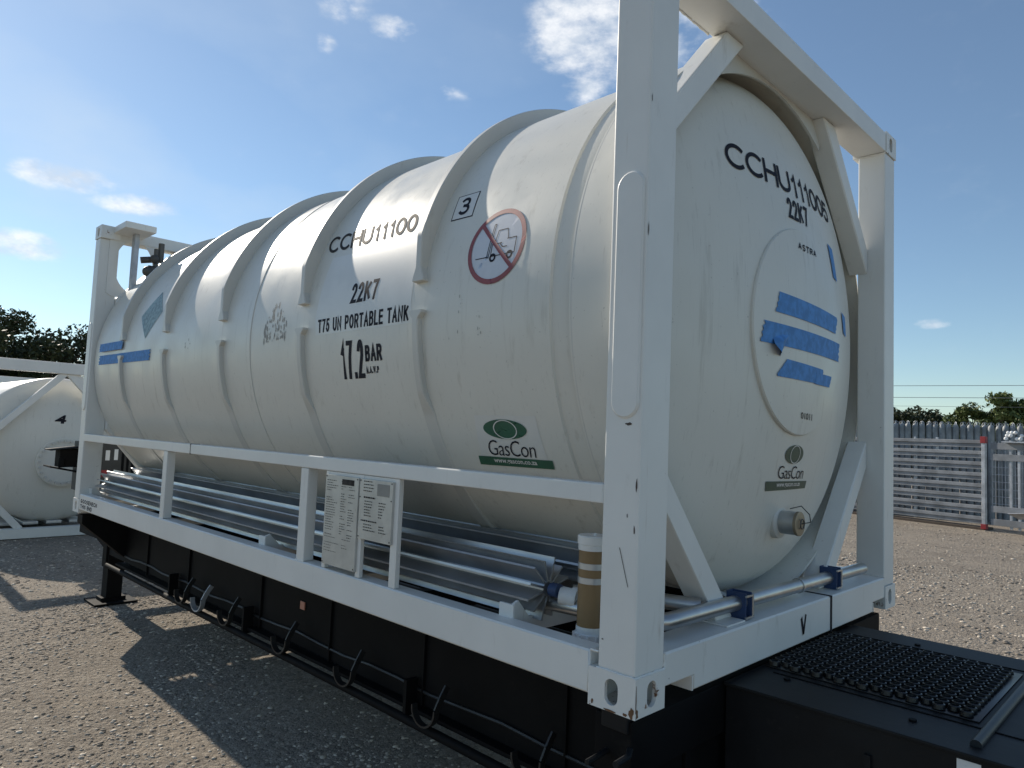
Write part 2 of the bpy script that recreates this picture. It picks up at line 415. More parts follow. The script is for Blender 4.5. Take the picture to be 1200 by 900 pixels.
# frame ----------------------------------------------------------------
def mirrored(fn):
    for mx in (0, 1):
        for my in (0, 1): fn(mx, my)
def MX(p, mx, my): return (-LEN - p[0] if mx else p[0], WID - p[1] if my else p[1], p[2])
def casting(mx, my, top):
    # block with real oval apertures in side and end faces
    z0, z1 = (HT - .118, HT) if top else (0, .118)
    s = MB()
    def face_with_hole(orient, o, uvec, wd, depth):  # plate with an oval hole
        u = Vector(uvec); vz = Vector((0, 0, 1)); n = Vector(orient); o = Vector(o)
        ctr = o + u * wd / 2 + vz * .059
        hole = []; K = 24; hw, hh = .0255, .0395
        for k in range(K):
            a = 2 * math.pi * k / K; cx = math.cos(a); sy = math.sin(a)
            hole.append((cx * hw, sy * hw + (hh - hw) * (1 if sy > 0 else -1 if sy < 0 else 0)))
        outer = []
        for k in range(K):
            a = 2 * math.pi * k / K; cx = math.cos(a); sy = math.sin(a); mm_ = max(abs(cx) / (wd / 2), abs(sy) / .059); outer.append((cx / mm_, sy / mm_))
        for sx in (1, -1):
            for sz in (1, -1):
                kk = min(range(K), key=lambda q: (outer[q][0] - sx * wd / 2) ** 2 + (outer[q][1] - sz * .059) ** 2); outer[kk] = (sx * wd / 2, sz * .059)
        V = []
        for dd in (0, -depth):
            for a, b in outer + hole: V.append(ctr + u * a + vz * b + n * dd)
        F = []
        for k in range(K):
            j = (k + 1) % K
            F += [(k, j, K + j, K + k), (2 * K + k, 2 * K + j, 3 * K + j, 3 * K + k), (K + k, K + j, 3 * K + j, 3 * K + k), (k, j, 2 * K + j, 2 * K + k)]
        s.raw(V, F)
    face_with_hole((0, -1, 0), (-.178, 0, 0), (1, 0, 0), .178, .014)
    face_with_hole((1, 0, 0), (0, .0145, 0), (0, 1, 0), .1475, .014)
    s.box((-.178, .0145, .002), (-.162, .162, .116)); s.box((-.1615, .148, .002), (-.0145, .1615, .116)); s.box((-.177, .001, .104), (-.001, .161, .1175)); s.box((-.177, .001, .0005), (-.001, .161, .014))
    # crisp outer arrises
    for v in s.bm.verts:
        p = MX(v.co, mx, my); v.co = Vector((p[0], p[1], p[2] + z0))
    return s.build('corner_casting', CAST, T, smooth=20, recalc=True)
def post(mx, my):
    s = MB(); s.box((-.148, .004, .118), (-.006, .165, HT - .118), .010)
    for v in s.bm.verts: v.co = Vector(MX(v.co, mx, my))
    o = s.build('corner_post', FRAME, T, smooth=40, recalc=True)
    if not my:
        # rounded stacking plate welded on the side face
        pts = []
        for k in range(13): a = math.pi * k / 12; pts.append((-.070 + .050 * math.cos(a), 1.645 + .050 * math.sin(a)))
        for k in range(13): a = math.pi + math.pi * k / 12; pts.append((-.070 + .050 * math.cos(a), .955 + .050 * math.sin(a)))
        s = MB(); s.prism([(MX((a, 0, b), mx, my)[0], -.004, b) for a, b in pts], (0, .012, 0), bev=.003)
        for k in range(26):                                # weld bead
            pass
        ring = [(MX((a, 0, b), mx, my)[0], .003, b) for a, b in pts]; s.tube(ring + ring[:1], .004, 6)
        s.build('stacking_plate', FRAME, o, smooth=50, recalc=True)
    return o
for mx in (0, 1):
    for my in (0, 1):
        casting(mx, my, False); casting(mx, my, True); post(mx, my)
def mbuild(name, fn, mx=0, my=0, mat=FRAME, parent=T, smooth=40):
    s = MB(); fn(s)
    if mx or my:
        for v in s.bm.verts: v.co = Vector(MX(v.co, mx, my))
    return s.build(name, mat, parent, smooth=smooth, recalc=True)
for my in (0, 1):
    mbuild('bottom_side_rail', lambda s: s.prism([(-.179, .003, .030), (-.179, .003, .165), (-LEN + .179, .003, .165), (-LEN + .179, .003, .030)], (0, .085, 0), bev=.006), 0, my)
    mbuild('guard_rail', lambda s: s.box((-LEN + .146, .004, .628), (-.1485, .062, .692), .007), 0, my)
    mbuild('rail_joint', lambda s: s.box((-3.503, .0025, .626), (-3.497, .0635, .694), 0), 0, my, GASK)
    for x in (-2.03, -3.94):
        mbuild('rail_post', lambda s: s.box((x - .037, .008, .166), (x + .037, .066, .627), .006), 0, my)
for mx in (0, 1):
    # bottom end beam with forklift pocket notch at each side
    def bb(s):
        s.prism([(-.004, .1625, .060), (-.004, .342, .060), (-.004, .342, .012), (-.004, WID - .342, .012), (-.004, WID - .342, .060), (-.004, WID - .1625, .060), (-.004, WID - .1625, .166), (-.004, .1625, .166)], (-.146, 0, 0), bev=.006)
    mbuild('bottom_end_beam', bb, mx)
    mbuild('top_end_beam', lambda s: s.box((-.165, .163, 2.475), (-.003, WID - .163, 2.582), .007), mx)
    # arch plate
    def arch(s):
        n = 60; A = []
        a0 = R_(63)
        inner = []; outer = []
        for k in range(n + 1):
            a = a0 + (math.pi - 2 * a0) * k / n; y = YC + 1.11 * math.cos(a); z = ZC + 1.11 * math.sin(a); inner.append((y, z))
            z_t = 2.476
            yy = YC + 1.28 * math.cos(a) / max(abs(math.cos(a)), abs(math.sin(a))) ; 
            outer.append((YC + (y - YC) * 1.06, z_t))
        vs = []; fs = []
        for dx in (-.150, -.162):
            for p in inner + outer: vs.append((dx, *p))
        m_ = n + 1
        for k in range(n):
            fs += [(k, k + 1, m_ + k + 1, m_ + k), (2 * m_ + k, 2 * m_ + k + 1, 3 * m_ + k + 1, 3 * m_ + k), (k, k + 1, 2 * m_ + k + 1, 2 * m_ + k), (m_ + k, m_ + k + 1, 3 * m_ + k + 1, 3 * m_ + k)]
        s.raw(vs, fs)
        # ring web from plate back to the shell
        return
        vs = []; fs = []
        for k in range(n + 1):
            a = a0 + (math.pi - 2 * a0) * k / n
            for r, x in ((1.11, -.151), (1.11, -.33), (1.125, -.33), (1.125, -.163)): vs.append((x, YC + r * math.cos(a), ZC + r * math.sin(a)))
        for k in range(n):
            for j in range(4): fs.append((k * 4 + j, k * 4 + (j + 1) % 4, (k + 1) * 4 + (j + 1) % 4, (k + 1) * 4 + j))
        s.raw(vs, fs)
    if not mx: mbuild('arch_plate', arch, mx, 0, FRAMEC)
    for my in (0, 1):
        mbuild('diagonal_brace', lambda s: s.prism([(-.095, .1655, 1.80), (-.095, .1655, 1.935), (-.095, .655, 2.474), (-.095, .80, 2.474)], (-.10, 0, 0), bev=.006), mx, my)
        mbuild('diagonal_brace', lambda s: s.prism([(-.095, .1655, .74), (-.095, .1655, .88), (-.095, .79, .1665), (-.095, .66, .1665)], (-.10, 0, 0), bev=.006), mx, my)
        mbuild('pocket_end', lambda s: s.box((-.149, .334, .0125), (-.0035, .3415, .0595), .001), mx, my)
for x in (-1.95, -3.05, -4.5, -5.5):                    # floor cross members
    mbuild('floor_cross_member', lambda s: s.box((x - .04, .09, .035), (x + .04, WID - .09, .085), .005))
mbuild('strap_mark', lambda s: (s.box((-.15, 1.528, .010), (-.0015, 1.546, .0118)), s.box((-.0035, 1.528, .0118), (-.0012, 1.546, .168)), s.box((-.152, 1.528, .1662), (-.0012, 1.546, .168))), 0, 0, INK)
# saddles under the shell
for x in (-1.2, -5.0):
    for y0, y1 in ((.70, .85), (1.59, 1.74)):
        mbuild('saddle', lambda s: s.box((x - .05, y0, .12), (x + .05, y1, .33), .004))
def bead(name, p, q, r0=.0045, seed=1, par=None):
    r = random.Random(seed); p = Vector(p); q = Vector(q); L = (q - p).length; n = max(4, int(L / .008)); s = MB()
    s.tube([p.lerp(q, k / n) + Vector([r.uniform(-.0008, .0008) for _ in range(3)]) for k in range(n + 1)], r0, 6, rads=[r0 * r.uniform(.75, 1.25) for _ in range(n + 1)]); return s.build(name, FRAME, par or T, smooth=60)
for k, (p, q) in enumerate([((-.150, .004, .119), (-.004, .004, .119)), ((-.006, .005, .119), (-.006, .163, .119)), ((-.1495, .010, .630), (-.1495, .010, .690)), ((-.1785, .006, .034), (-.1785, .006, .116)), ((-.008, .1655, .125), (-.008, .1655, .165)), ((-.095, .167, 1.80), (-.095, .167, 1.93)),
        ((-.095, .167, .745), (-.095, .167, .875)), ((-.165, .3, 2.474), (-.165, .63, 2.474)), ((-.006, 2.273, 2.47), (-.14, 2.273, 2.47)), ((-.006, 2.273, .168), (-.14, 2.273, .168)), ((-.18, .010, .1655), (-.148, .010, .1655)), ((-1.99, .01, .1665), (-2.07, .01, .1665)), ((-3.90, .01, .1665), (-3.98, .01, .1665))]): bead('weld_bead', p, q, .0042, k)
# --------------------------------------------------------------- decals
def txt(body, offset=0.0, shear=0.0, spacing=1.0, align='CENTER'):
    c = bpy.data.curves.new('t', 'FONT'); c.body = body; c.size = 1; c.offset = offset; c.shear = shear; c.space_character = spacing; c.resolution_u = 3
    o = bpy.data.objects.new('t', c); COL.objects.link(o); bpy.context.view_layer.update()
    dg = bpy.context.evaluated_depsgraph_get(); me = bpy.data.meshes.new_from_object(o.evaluated_get(dg))
    bm = bmesh.new(); bm.from_mesh(me); bpy.data.objects.remove(o); bpy.data.curves.remove(c); bpy.data.meshes.remove(me)
    xs = [v.co.x for v in bm.verts]; ys = [v.co.y for v in bm.verts]; x0, x1, y0, y1 = min(xs), max(xs), min(ys), max(ys)
    for v in bm.verts: v.co = Vector(((v.co.x - x0) / (x1 - x0), (v.co.y - y0) / (y1 - y0), 0))
    bmesh.ops.triangulate(bm, faces=bm.faces)
    return bm
def arc(cx, cy, rx, ry, a0, a1, n=14): return [(cx + rx * math.cos(R_(a0 + (a1 - a0) * k / n)), cy + ry * math.sin(R_(a0 + (a1 - a0) * k / n))) for k in range(n + 1)]
GL = {  # stroke letters in a unit box, (width, [polylines])
 'C': (1.05, [arc(.57, .5, .57, .5, 42, 318, 22)]), 'H': (.92, [[(0, 0), (0, 1)], [(1, 0), (1, 1)], [(0, .52), (1, .52)]]),
 'U': (.92, [[(0, 1), (0, .34)] + arc(.5, .34, .5, .34, 180, 360, 14) + [(1, 1)]]), '1': (.48, [[(.78, 0), (.78, 1), (.62, .86), (.18, .72)]]),
 '0': (.78, [arc(.5, .5, .5, .5, 0, 360, 28)]), '2': (.78, [arc(.48, .72, .46, .28, 165, -35, 12) + [(.0, 0), (1, 0)]]),
 '3': (.78, [arc(.46, .75, .42, .25, 160, -75, 12) + [(.40, .53)], [(.40, .53)] + arc(.46, .27, .50, .27, 75, -160, 14)]),
 '5': (.78, [[(.92, 1), (.18, 1), (.08, .50), (.22, .58)] + arc(.46, .32, .50, .32, 80, -155, 14)]), '7': (.76, [[(0, 1), (1, 1), (.62, .55), (.36, 0)]]),
 'K': (.92, [[(0, 0), (0, 1)], [(1, 1), (.02, .36)], [(.34, .58), (1, 0)]]), 'T': (.86, [[(0, 1), (1, 1)], [(.5, 1), (.5, 0)]]), 'N': (.92, [[(0, 0), (0, 1), (1, 0), (1, 1)]]),
 'P': (.84, [[(0, 0), (0, 1), (.6, 1)] + arc(.6, .73, .4, .27, 90, -90, 10) + [(0, .46)]]), 'O': (1.0, [arc(.5, .5, .5, .5, 0, 360, 28)]),
 'R': (.90, [[(0, 0), (0, 1), (.6, 1)] + arc(.6, .75, .4, .25, 90, -90, 10) + [(0, .5)], [(.56, .5), (1, 0)]]), 'A': (.96, [[(0, 0), (.5, 1), (1, 0)], [(.2, .34), (.8, .34)]]),
 'B': (.86, [[(0, 0), (0, 1), (.55, 1)] + arc(.55, .77, .38, .23, 90, -90, 10) + [(0, .54)], [(.55, .54)] + arc(.58, .27, .42, .27, 90, -90, 10) + [(0, 0)]]),
 'L': (.76, [[(0, 1), (0, 0), (1, 0)]]), 'E': (.80, [[(1, 1), (0, 1), (0, 0), (1, 0)], [(0, .53), (.9, .53)]]), 'G': (1.0, [arc(.52, .5, .52, .5, 44, 335, 22) + [(1, .44), (.58, .44)]]),
 'S': (.86, [arc(.5, .75, .44, .25, 20, 250, 12) + arc(.5, .26, .46, .26, 70, -165, 12)]), 'M': (1.05, [[(0, 0), (0, 1), (.5, .1), (1, 1), (1, 0)]]), 'W': (1.3, [[(0, 1), (.25, 0), (.5, 1), (.75, 0), (1, 1)]]),
 'D': (.92, [[(0, 0), (0, 1), (.45, 1)] + arc(.45, .5, .55, .5, 90, -90, 14) + [(0, 0)]]), 'I': (.02, [[(.5, 0), (.5, 1)]]), '.': (.04, [[(.5, 0), (.5, .05)]]), ' ': (.30, [])}
def stroke(body, W_, H_, th, gap=.26, shear=0.):
    """bold sans lettering from strokes; W_, H_ real size, th stroke thickness in metres"""
    units = sum(GL[c][0] for c in body); ng = len(body) - 1
    k = (W_ - th * len(body)) / (units + gap * ng * .6)            # metres per unit of glyph width
    bm = bmesh.new(); x = th / 2
    for c in body:
        w, lines = GL[c]
        for L0 in lines:
            L = [p for i_, p in enumerate(L0) if i_ == 0 or (abs(p[0] - L0[i_ - 1][0]) + abs(p[1] - L0[i_ - 1][1])) > 1e-4]
            P = [Vector((x + p[0] * w * k, th / 2 + p[1] * (H_ - th))) for p in L]; n = len(P); Lf = []; Rt = []
            closed = (P[0] - P[-1]).length < 1e-5 and n > 3
            for i in range(n):
                if closed: d0 = (P[i] - P[i - 1 if i else n - 2]).normalized(); d1 = (P[(i + 1) if i < n - 1 else 1] - P[i]).normalized()
                else:
                    d0 = (P[i] - P[i - 1]).normalized() if i else (P[1] - P[0]).normalized(); d1 = (P[i + 1] - P[i]).normalized() if i < n - 1 else d0
                t = (d0 + d1); t = t.normalized() if t.length > 1e-4 else d1; m = th / 2 / max(.42, t.dot(d1)); nn = Vector((-t.y, t.x)) * m
                e = Vector((0, 0))
                if not closed and i == 0: e = -d0 * (th / 2 if abs(d0.x) > .9 or abs(d0.y) > .9 else 0)
                if not closed and i == n - 1: e = d1 * (th / 2 if abs(d1.x) > .9 or abs(d1.y) > .9 else 0)
                Lf.append(P[i] + nn + e); Rt.append(P[i] - nn + e)
            for i in range(n - 1): bm.faces.new([bm.verts.new((v.x / W_ + shear * v.y / H_, v.y / H_, 0)) for v in (Lf[i], Rt[i], Rt[i + 1], Lf[i + 1])])
        x += w * k + th + gap * k * .6
    return bm
def poly(pts):
    bm = bmesh.new(); bm.faces.new([bm.verts.new((a, b, 0)) for a, b in pts]); return bm
def ringpoly(r0, r1, n=48, ex=1., ey=1.):
    bm = bmesh.new(); A = [bm.verts.new((.5 + r0 * math.cos(2 * math.pi * k / n) * ex, .5 + r0 * math.sin(2 * math.pi * k / n) * ey, 0)) for k in range(n)]
    B = [bm.verts.new((.5 + r1 * math.cos(2 * math.pi * k / n) * ex, .5 + r1 * math.sin(2 * math.pi * k / n) * ey, 0)) for k in range(n)]
    for k in range(n): bm.faces.new((A[k], A[(k + 1) % n], B[(k + 1) % n], B[k]))
    return bm
def quadmap(q):
    tl, tr, br, bl = [Vector(p) for p in q]
    return lambda u, v: (bl * (1 - u) + br * u) * (1 - v) + (tl * (1 - u) + tr * u) * v
def rectq(cx, cy, w, h): return [(cx - w / 2, cy + h / 2), (cx + w / 2, cy + h / 2), (cx + w / 2, cy - h / 2), (cx - w / 2, cy - h / 2)]
def surf(bm, q, mode, lift, name, mat, parent, steps=10):
    """lay a flat shape on the curved shell: mode 'side' takes (x, degrees), 'head' takes (y, z) from the head centre"""
    for k in range(1, steps):
        for no in ((1, 0, 0), (0, 1, 0)):
            co = (k / steps, k / steps, 0); bmesh.ops.bisect_plane(bm, geom=bm.verts[:] + bm.edges[:] + bm.faces[:], plane_co=co, plane_no=no)
    f = quadmap(q)
    for v in bm.verts:
        a = f(v.co.x, v.co.y)
        if mode == 'side': v.co = cyl(a[0], a[1], RT + lift)
        elif mode == 'head': r = math.hypot(a[0], a[1]); v.co = Vector((HX(r) + lift, YC + a[0], ZC + a[1]))
        elif mode == 'disc': v.co = Vector((HX(math.hypot(a[0], a[1] + .018)) + .0150 + lift * .7, YC + a[0], ZC + a[1]))
        elif mode == 'rail': v.co = Vector((a[0], .003 - lift, a[1]))
        elif mode == 'plate': v.co = Vector((a[0], -.002 - lift, a[1]))
        elif mode == 'endbeam': v.co = Vector((-.004 + lift, a[0], a[1]))
        elif mode == 'tside': v.co = Vector((a[0], TSY - lift, a[1]))
    bm.normal_update()
    if mode == 'side':
        fl = [f for f in bm.faces if f.normal.dot(Vector((0, f.verts[0].co.y - YC, f.verts[0].co.z - ZC))) < 0]
        if fl: bmesh.ops.reverse_faces(bm, faces=fl)
    me = bpy.data.meshes.new(name); bm.to_mesh(me); bm.free(); me.materials.append(mat)
    if mode == 'side':                                       # true normals of the round shell
        for p in me.polygons: p.use_smooth = True
        me.normals_split_custom_set_from_vertices([Vector((0, v.co.y - YC, v.co.z - ZC)).normalized() for v in me.vertices])
    o = bpy.data.objects.new(name, me); COL.objects.link(o); o.parent = parent; o.matrix_parent_inverse = Matrix.Translation(-root_loc(parent)); return o
def ragged(n=9, amp=.05, seed=1, ends=.03):
    r = random.Random(seed); P = []
    for k in range(n + 1): P.append((1 - ends * r.random() * (1 if k % 2 else 0), k / n))
    for k in range(n + 1): P.append((ends * r.random() * (1 if k % 2 else 0), 1 - k / n))
    return P
S = SHELL
surf(stroke('CCHU11100', .76, .108, .0175, .12), [(-2.147, 25.6), (-1.365, 25.05), (-1.335, 19.85), (-2.10, 20.1)], 'side', .0016, 'registration_number', INKF, S)
surf(poly([(0, 0), (1, 0), (1, 1), (0, 1)]), [(-1.098, 26.1), (-.956, 26.0), (-.946, 19.4), (-1.086, 19.5)], 'side', .0006, 'check_digit_sticker', INK, S)
surf(poly([(0, 0), (1, 0), (1, 1), (0, 1)]), [(-1.092, 25.85), (-.961, 25.75), (-.951, 19.65), (-1.08, 19.75)], 'side', .0016, 'check_digit_sticker', VINYL, S)
surf(stroke('3', .07, .09, .015), [(-1.062, 25.0), (-.990, 25.0), (-.982, 20.4), (-1.05, 20.5)], 'side', .0026, 'check_digit', INK, S)
surf(poly([(0, 0), (1, 0), (1, 1), (0, 1)]), [(-2.02, 18.3), (-1.25, 17.4), (-1.25, 2.6), (-2.06, 2.4)], 'side', .0007, 'clear_sticker', VINYL, S)
surf(stroke('22K7', .225, .10, .017, .35), [(-1.745, 9.4), (-1.52, 9.4), (-1.52, 4.55), (-1.745, 4.5)], 'side', .0016, 'type_code', INK, S)
surf(poly([(0, 0), (1, 0), (1, 1), (0, 1)]), [(-2.06, 2.4), (-1.25, 2.6), (-1.235, -2.1), (-2.05, -2.1)], 'side', .0007, 'clear_sticker', VINYL, S)
surf(stroke('T75 UN PORTABLE TANK', .78, .072, .0125, .35), [(-2.032, 1.8), (-1.262, 2.0), (-1.262, -1.5), (-2.027, -1.55)], 'side', .0016, 'tank_instruction', INK, S)
surf(stroke('17.2', .20, .187, .0235, .3), [(-1.815, -4.3), (-1.615, -4.3), (-1.615, -13.3), (-1.815, -13.4)], 'side', .0016, 'pressure_figure', INK, S)
surf(stroke('BAR', .135, .077, .0155, .3), [(-1.602, -5.8), (-1.466, -5.7), (-1.466, -9.5), (-1.602, -9.55)], 'side', .0016, 'pressure_unit', INK, S)
surf(stroke('M.A.W.P', .10, .030, .006, .4), [(-1.602, -10.7), (-1.499, -10.7), (-1.499, -12.2), (-1.602, -12.3)], 'side', .0016, 'pressure_note', INK, S)
# forklift prohibition sign
SG = [(-.905, 18.75), (-.585, 18.75), (-.585, 3.3), (-.905, 3.3)]
surf(ringpoly(.0, .47), SG, 'side', .0008, 'prohibition_sign', SIGNW, S)
surf(ringpoly(.435, .5), SG, 'side', .0026, 'sign_ring', RED, S)
a = math.radians(135); u_ = Vector((math.cos(a), math.sin(a))); w_ = Vector((-u_.y, u_.x)) * .027; c_ = Vector((.5, .5))
surf(poly([tuple(c_ + u_ * .44 + w_), tuple(c_ - u_ * .44 + w_), tuple(c_ - u_ * .44 - w_), tuple(c_ + u_ * .44 - w_)]), SG, 'side', .0026, 'sign_bar', RED, S)
fk = bmesh.new()
def seg(bm, p, q, w=.012):
    p = Vector(p); q = Vector(q); d = (q - p).normalized(); n = Vector((-d.y, d.x)) * w / 2
    bm.faces.new([bm.verts.new((*t_, 0)) for t_ in (p - n, q - n, q + n, p + n)])
for p, q in [((.36, .34), (.40, .80)), ((.39, .34), (.43, .80)), ((.40, .80), (.43, .80)), ((.16, .36), (.38, .36)), ((.43, .36), (.84, .36)), ((.84, .36), (.84, .56)), ((.84, .56), (.68, .56)), ((.43, .52), (.60, .52)), ((.43, .36), (.43, .52)),
             ((.47, .52), (.50, .70)), ((.50, .70), (.66, .70)), ((.66, .70), (.70, .56)), ((.56, .52), (.62, .46)), ((.62, .46), (.70, .46))]: seg(fk, p, q)
surf(fk, SG, 'side', .0017, 'forklift_pictogram', INK, S)
for cx in (.47, .76):
    bm = ringpoly(.028, .056, 24)
    for v in bm.verts: v.co = Vector((v.co.x - .5 + cx, v.co.y - .5 + .34, 0))
    surf(bm, SG, 'side', .0020, 'forklift_wheel', INK, S)
def logo(eq, tq, bq, mode, par, dark=GREEN, ink=INK, lift=.003, web=True):
    surf(ringpoly(0, .5), eq, mode, lift, 'logo_oval', dark, par)
    b1 = ringpoly(.40, .44, 40, .62, 1.1)
    for v in b1.verts: v.co.x += .02
    surf(b1, eq, mode, lift + .0015, 'logo_swirl', VINYL, par)
    surf(txt('GasCon', -.008, .06, .92), tq, mode, lift, 'logo_name', ink, par)
    surf(poly([(0, 0), (1, 0), (1, 1), (0, 1)]), bq, mode, lift, 'logo_banner', dark, par)
    f = quadmap(bq); q = [tuple(f(.22, .78)), tuple(f(.80, .78)), tuple(f(.80, .22)), tuple(f(.22, .22))]
    surf(txt('www.gascon.co.za', .02), q, mode, lift + .0015, 'logo_web_address', VINYL, par)
surf(poly([(0, 0), (1, 0), (1, 1), (0, 1)]), [(-.90, -21.8), (-.56, -21.8), (-.56, -30.7), (-.93, -30.7)], 'side', .0007, 'clear_sticker', VINYL, S)
logo([(-.862, -22.55), (-.622, -22.55), (-.622, -26.6), (-.862, -26.6)], [(-.86, -26.9), (-.60, -26.9), (-.612, -30.3), (-.875, -30.3)], [(-.948, -30.7), (-.535, -30.7), (-.54, -32.55), (-.955, -32.75)], 'side', S)
surf(poly(ragged(6, seed=2)), [(-5.741, 6.5), (-5.12, 6.3), (-5.11, 2.9), (-5.725, 3.1)], 'side', .014, 'masking_tape', TAPE, S)
surf(poly(ragged(6, seed=5)), [(-5.75, 1.6), (-4.452, 1.1), (-4.472, -2.9), (-5.754, -2.2)], 'side', .005, 'masking_tape', TAPE, S)
surf(poly([(0, .5), (.5, 0), (1, .5), (.5, 1)]), [(-4.86, 25), (-4.40, 25), (-4.40, 5.5), (-4.86, 5.5)], 'side', .0016, 'faded_diamond_placard', TEAL, S)
# scuffs: adhesive residue left by a removed diamond sticker, streaks, ticks
def blots(name, cx, ct, rx, rt, n, seed, smin, smax, mat=GASK, shape=None):
    r = random.Random(seed); s = MB()
    for _ in range(n):
        x = cx + rx * r.uniform(-1, 1); t = ct + rt * r.uniform(-1, 1)
        if shape and not shape((x - cx) / rx, (t - ct) / rt): continue
        w = r.uniform(smin, smax); h = w * r.uniform(1, 5); 
        s.raw([cyl(x + dx, t + math.degrees(dz / RT), RT + .002) for dx, dz in ((-w, -h * .4), (w * .3, -h), (w, -h * .1), (w * .2, h), (-w * .7, h * .6))], [(0, 1, 2, 3, 4)])
    s.build(name, mat, S, smooth=0)
SCUFF = simple('sticker_residue', (.42, .405, .37), .8, 0, .3, 60)
blots('sticker_residue', -2.50, 3.2, .13, 5.2, 120, 4, .0015, .006, SCUFF, lambda a, b: abs(a) < .95 - .75 * max(b, -.2) and abs(b) < 1)
blots('scuff_marks', -.865, -2.5, .07, 5.5, 26, 8, .001, .0035, SCUFF, lambda a, b: abs(abs(a) - .8) < .25)
blots('scuff_marks', -3.76, 1.0, .07, 1.8, 5, 3, .002, .004)
blots('scuff_marks', -1.9, -20, 1.9, 12, 24, 12, .0006, .0014, SCUFF)
blots('scuff_marks', -.8, 2, .35, 9, 10, 21, .0006, .0015, SCUFF)
# head cover disc
DISCX = HX(.445) + .014
s = MB(); s.lathe([(.42, -.06), (.447, -.05), (.449, -.006), (.445, 0), (.36, .011), (.27, .020), (.18, .027), (.09, .0305), (.001, .032)], (DISCX, YC, ZC - .018), 'x', 96); COVER = s.build('cover_disc', TANK, T, smooth=30, recalc=True)
surf(stroke('CCHU111005', 1.06, .115, .0185, .12), [(-.525, .700), (.53, .715), (.53, .605), (-.538, .587)], 'head', .003, 'registration_number', INK, S)
surf(stroke('22K7', .25, .10, .017, .4), [(-.096, .570), (.130, .576), (.118, .478), (-.093, .474)], 'head', .003, 'type_code', INK, S)
surf(stroke('ASTRA', .215, .036, .007, .6), [(-.062, .368), (.138, .370), (.135, .340), (-.066, .337)], 'disc', .002, 'maker_lettering', INK, COVER)
surf(txt('01011', .005), [(-.022, -.366), (.10, -.370), (.105, -.398), (-.016, -.394)], 'disc', .002, 'serial_lettering', INKF, COVER)
surf(poly(ragged(7, seed=3)), [(-.265, .115), (.40, .102), (.365, .022), (-.298, .028)], 'disc', .004, 'masking_tape', TAPE, COVER)
surf(poly(ragged(7, seed=9)), [(-.382, -.018), (.435, -.018), (.425, -.105), (-.405, -.106)], 'disc', .004, 'masking_tape', TAPE, COVER)
surf(poly(ragged(7, seed=4)), [(-.195, -.156), (.19, -.166), (.18, -.234), (-.277, -.232)], 'disc', .004, 'masking_tape', TAPE, COVER)
surf(poly(ragged(5, seed=6)), [(.10, -.186), (.31, -.186), (.285, -.238), (.09, -.236)], 'disc', .0055, 'masking_tape', TAPE, COVER)
s = MB()                                                    # crumpled loose tape end
s.raw([(DISCX + .004, YC - .30, ZC - .06), (DISCX + .045, YC - .27, ZC - .09), (DISCX + .02, YC - .22, ZC - .05), (DISCX + .05, YC - .30, ZC - .14), (DISCX + .015, YC - .24, ZC - .15), (DISCX + .03, YC - .19, ZC - .06), (DISCX + .004, YC - .16, ZC - .045), (DISCX + .035, YC - .33, ZC - .11)], [(0, 1, 2), (0, 7, 1), (1, 3, 4), (1, 4, 5), (2, 1, 5), (5, 6, 2), (7, 3, 1)])
s.build('crumpled_tape', TAPE, COVER, smooth=0)
surf(poly(ragged(5, seed=16)), [(.385, .47), (.47, .46), (.50, .30), (.43, .31)], 'head', .004, 'masking_tape', TAPE, S)
surf(poly(ragged(5, seed=17)), [(.56, .16), (.66, .15), (.68, .05), (.60, .06)], 'head', .004, 'masking_tape', TAPE, S)
logo([(-.075, -.508), (.11, -.508), (.11, -.590), (-.075, -.590)], [(-.118, -.598), (.155, -.602), (.16, -.658), (-.10, -.654)], [(-.200, -.664), (.219, -.668), (.219, -.702), (-.187, -.705)], 'head', S, simple('dark_green_vinyl', (.03, .075, .05), .4))
# nozzle on the head
xh = HX(.86)
s = MB(); s.lathe([(.075, -.03), (.072, .012), (.058, .020), (.056, .02)], (xh, YC + .02, ZC - .845), 'x', 40); nz = s.build('outlet_collar', FRAMEC, T, recalc=True)
s = MB(); s.lathe([(.050, .01), (.050, .085), (.046, .092), (.001, .092)], (xh, YC + .02, ZC - .845), 'x', 40)
s.build('outlet_stub', STEEL, T, recalc=True)
s = MB(); s.lathe([(.052, .086), (.052, .098), (.046, .100), (.001, .100)], (xh, YC + .02, ZC - .845), 'x', 40); cp = s.build('outlet_cap', simple('dull_brass', (.33, .27, .19), .5, .5), T, recalc=True)
s = MB(); s.tube([(xh + .104 + .004, YC + .02 + .02 * math.cos(t), ZC - .845 + .02 * math.sin(t)) for t in np.linspace(0, 6.28, 20)], .003, 6); s.tube([(xh + .10, YC + .03, ZC - .845), (xh + .115, YC + .09, ZC - .84), (xh + .10, YC + .115, ZC - .81), (xh + .07, YC + .10, ZC - .775), (xh + .05, YC + .03, ZC - .785)], .0025, 6)
s.build('cap_wire', BRASS, cp)
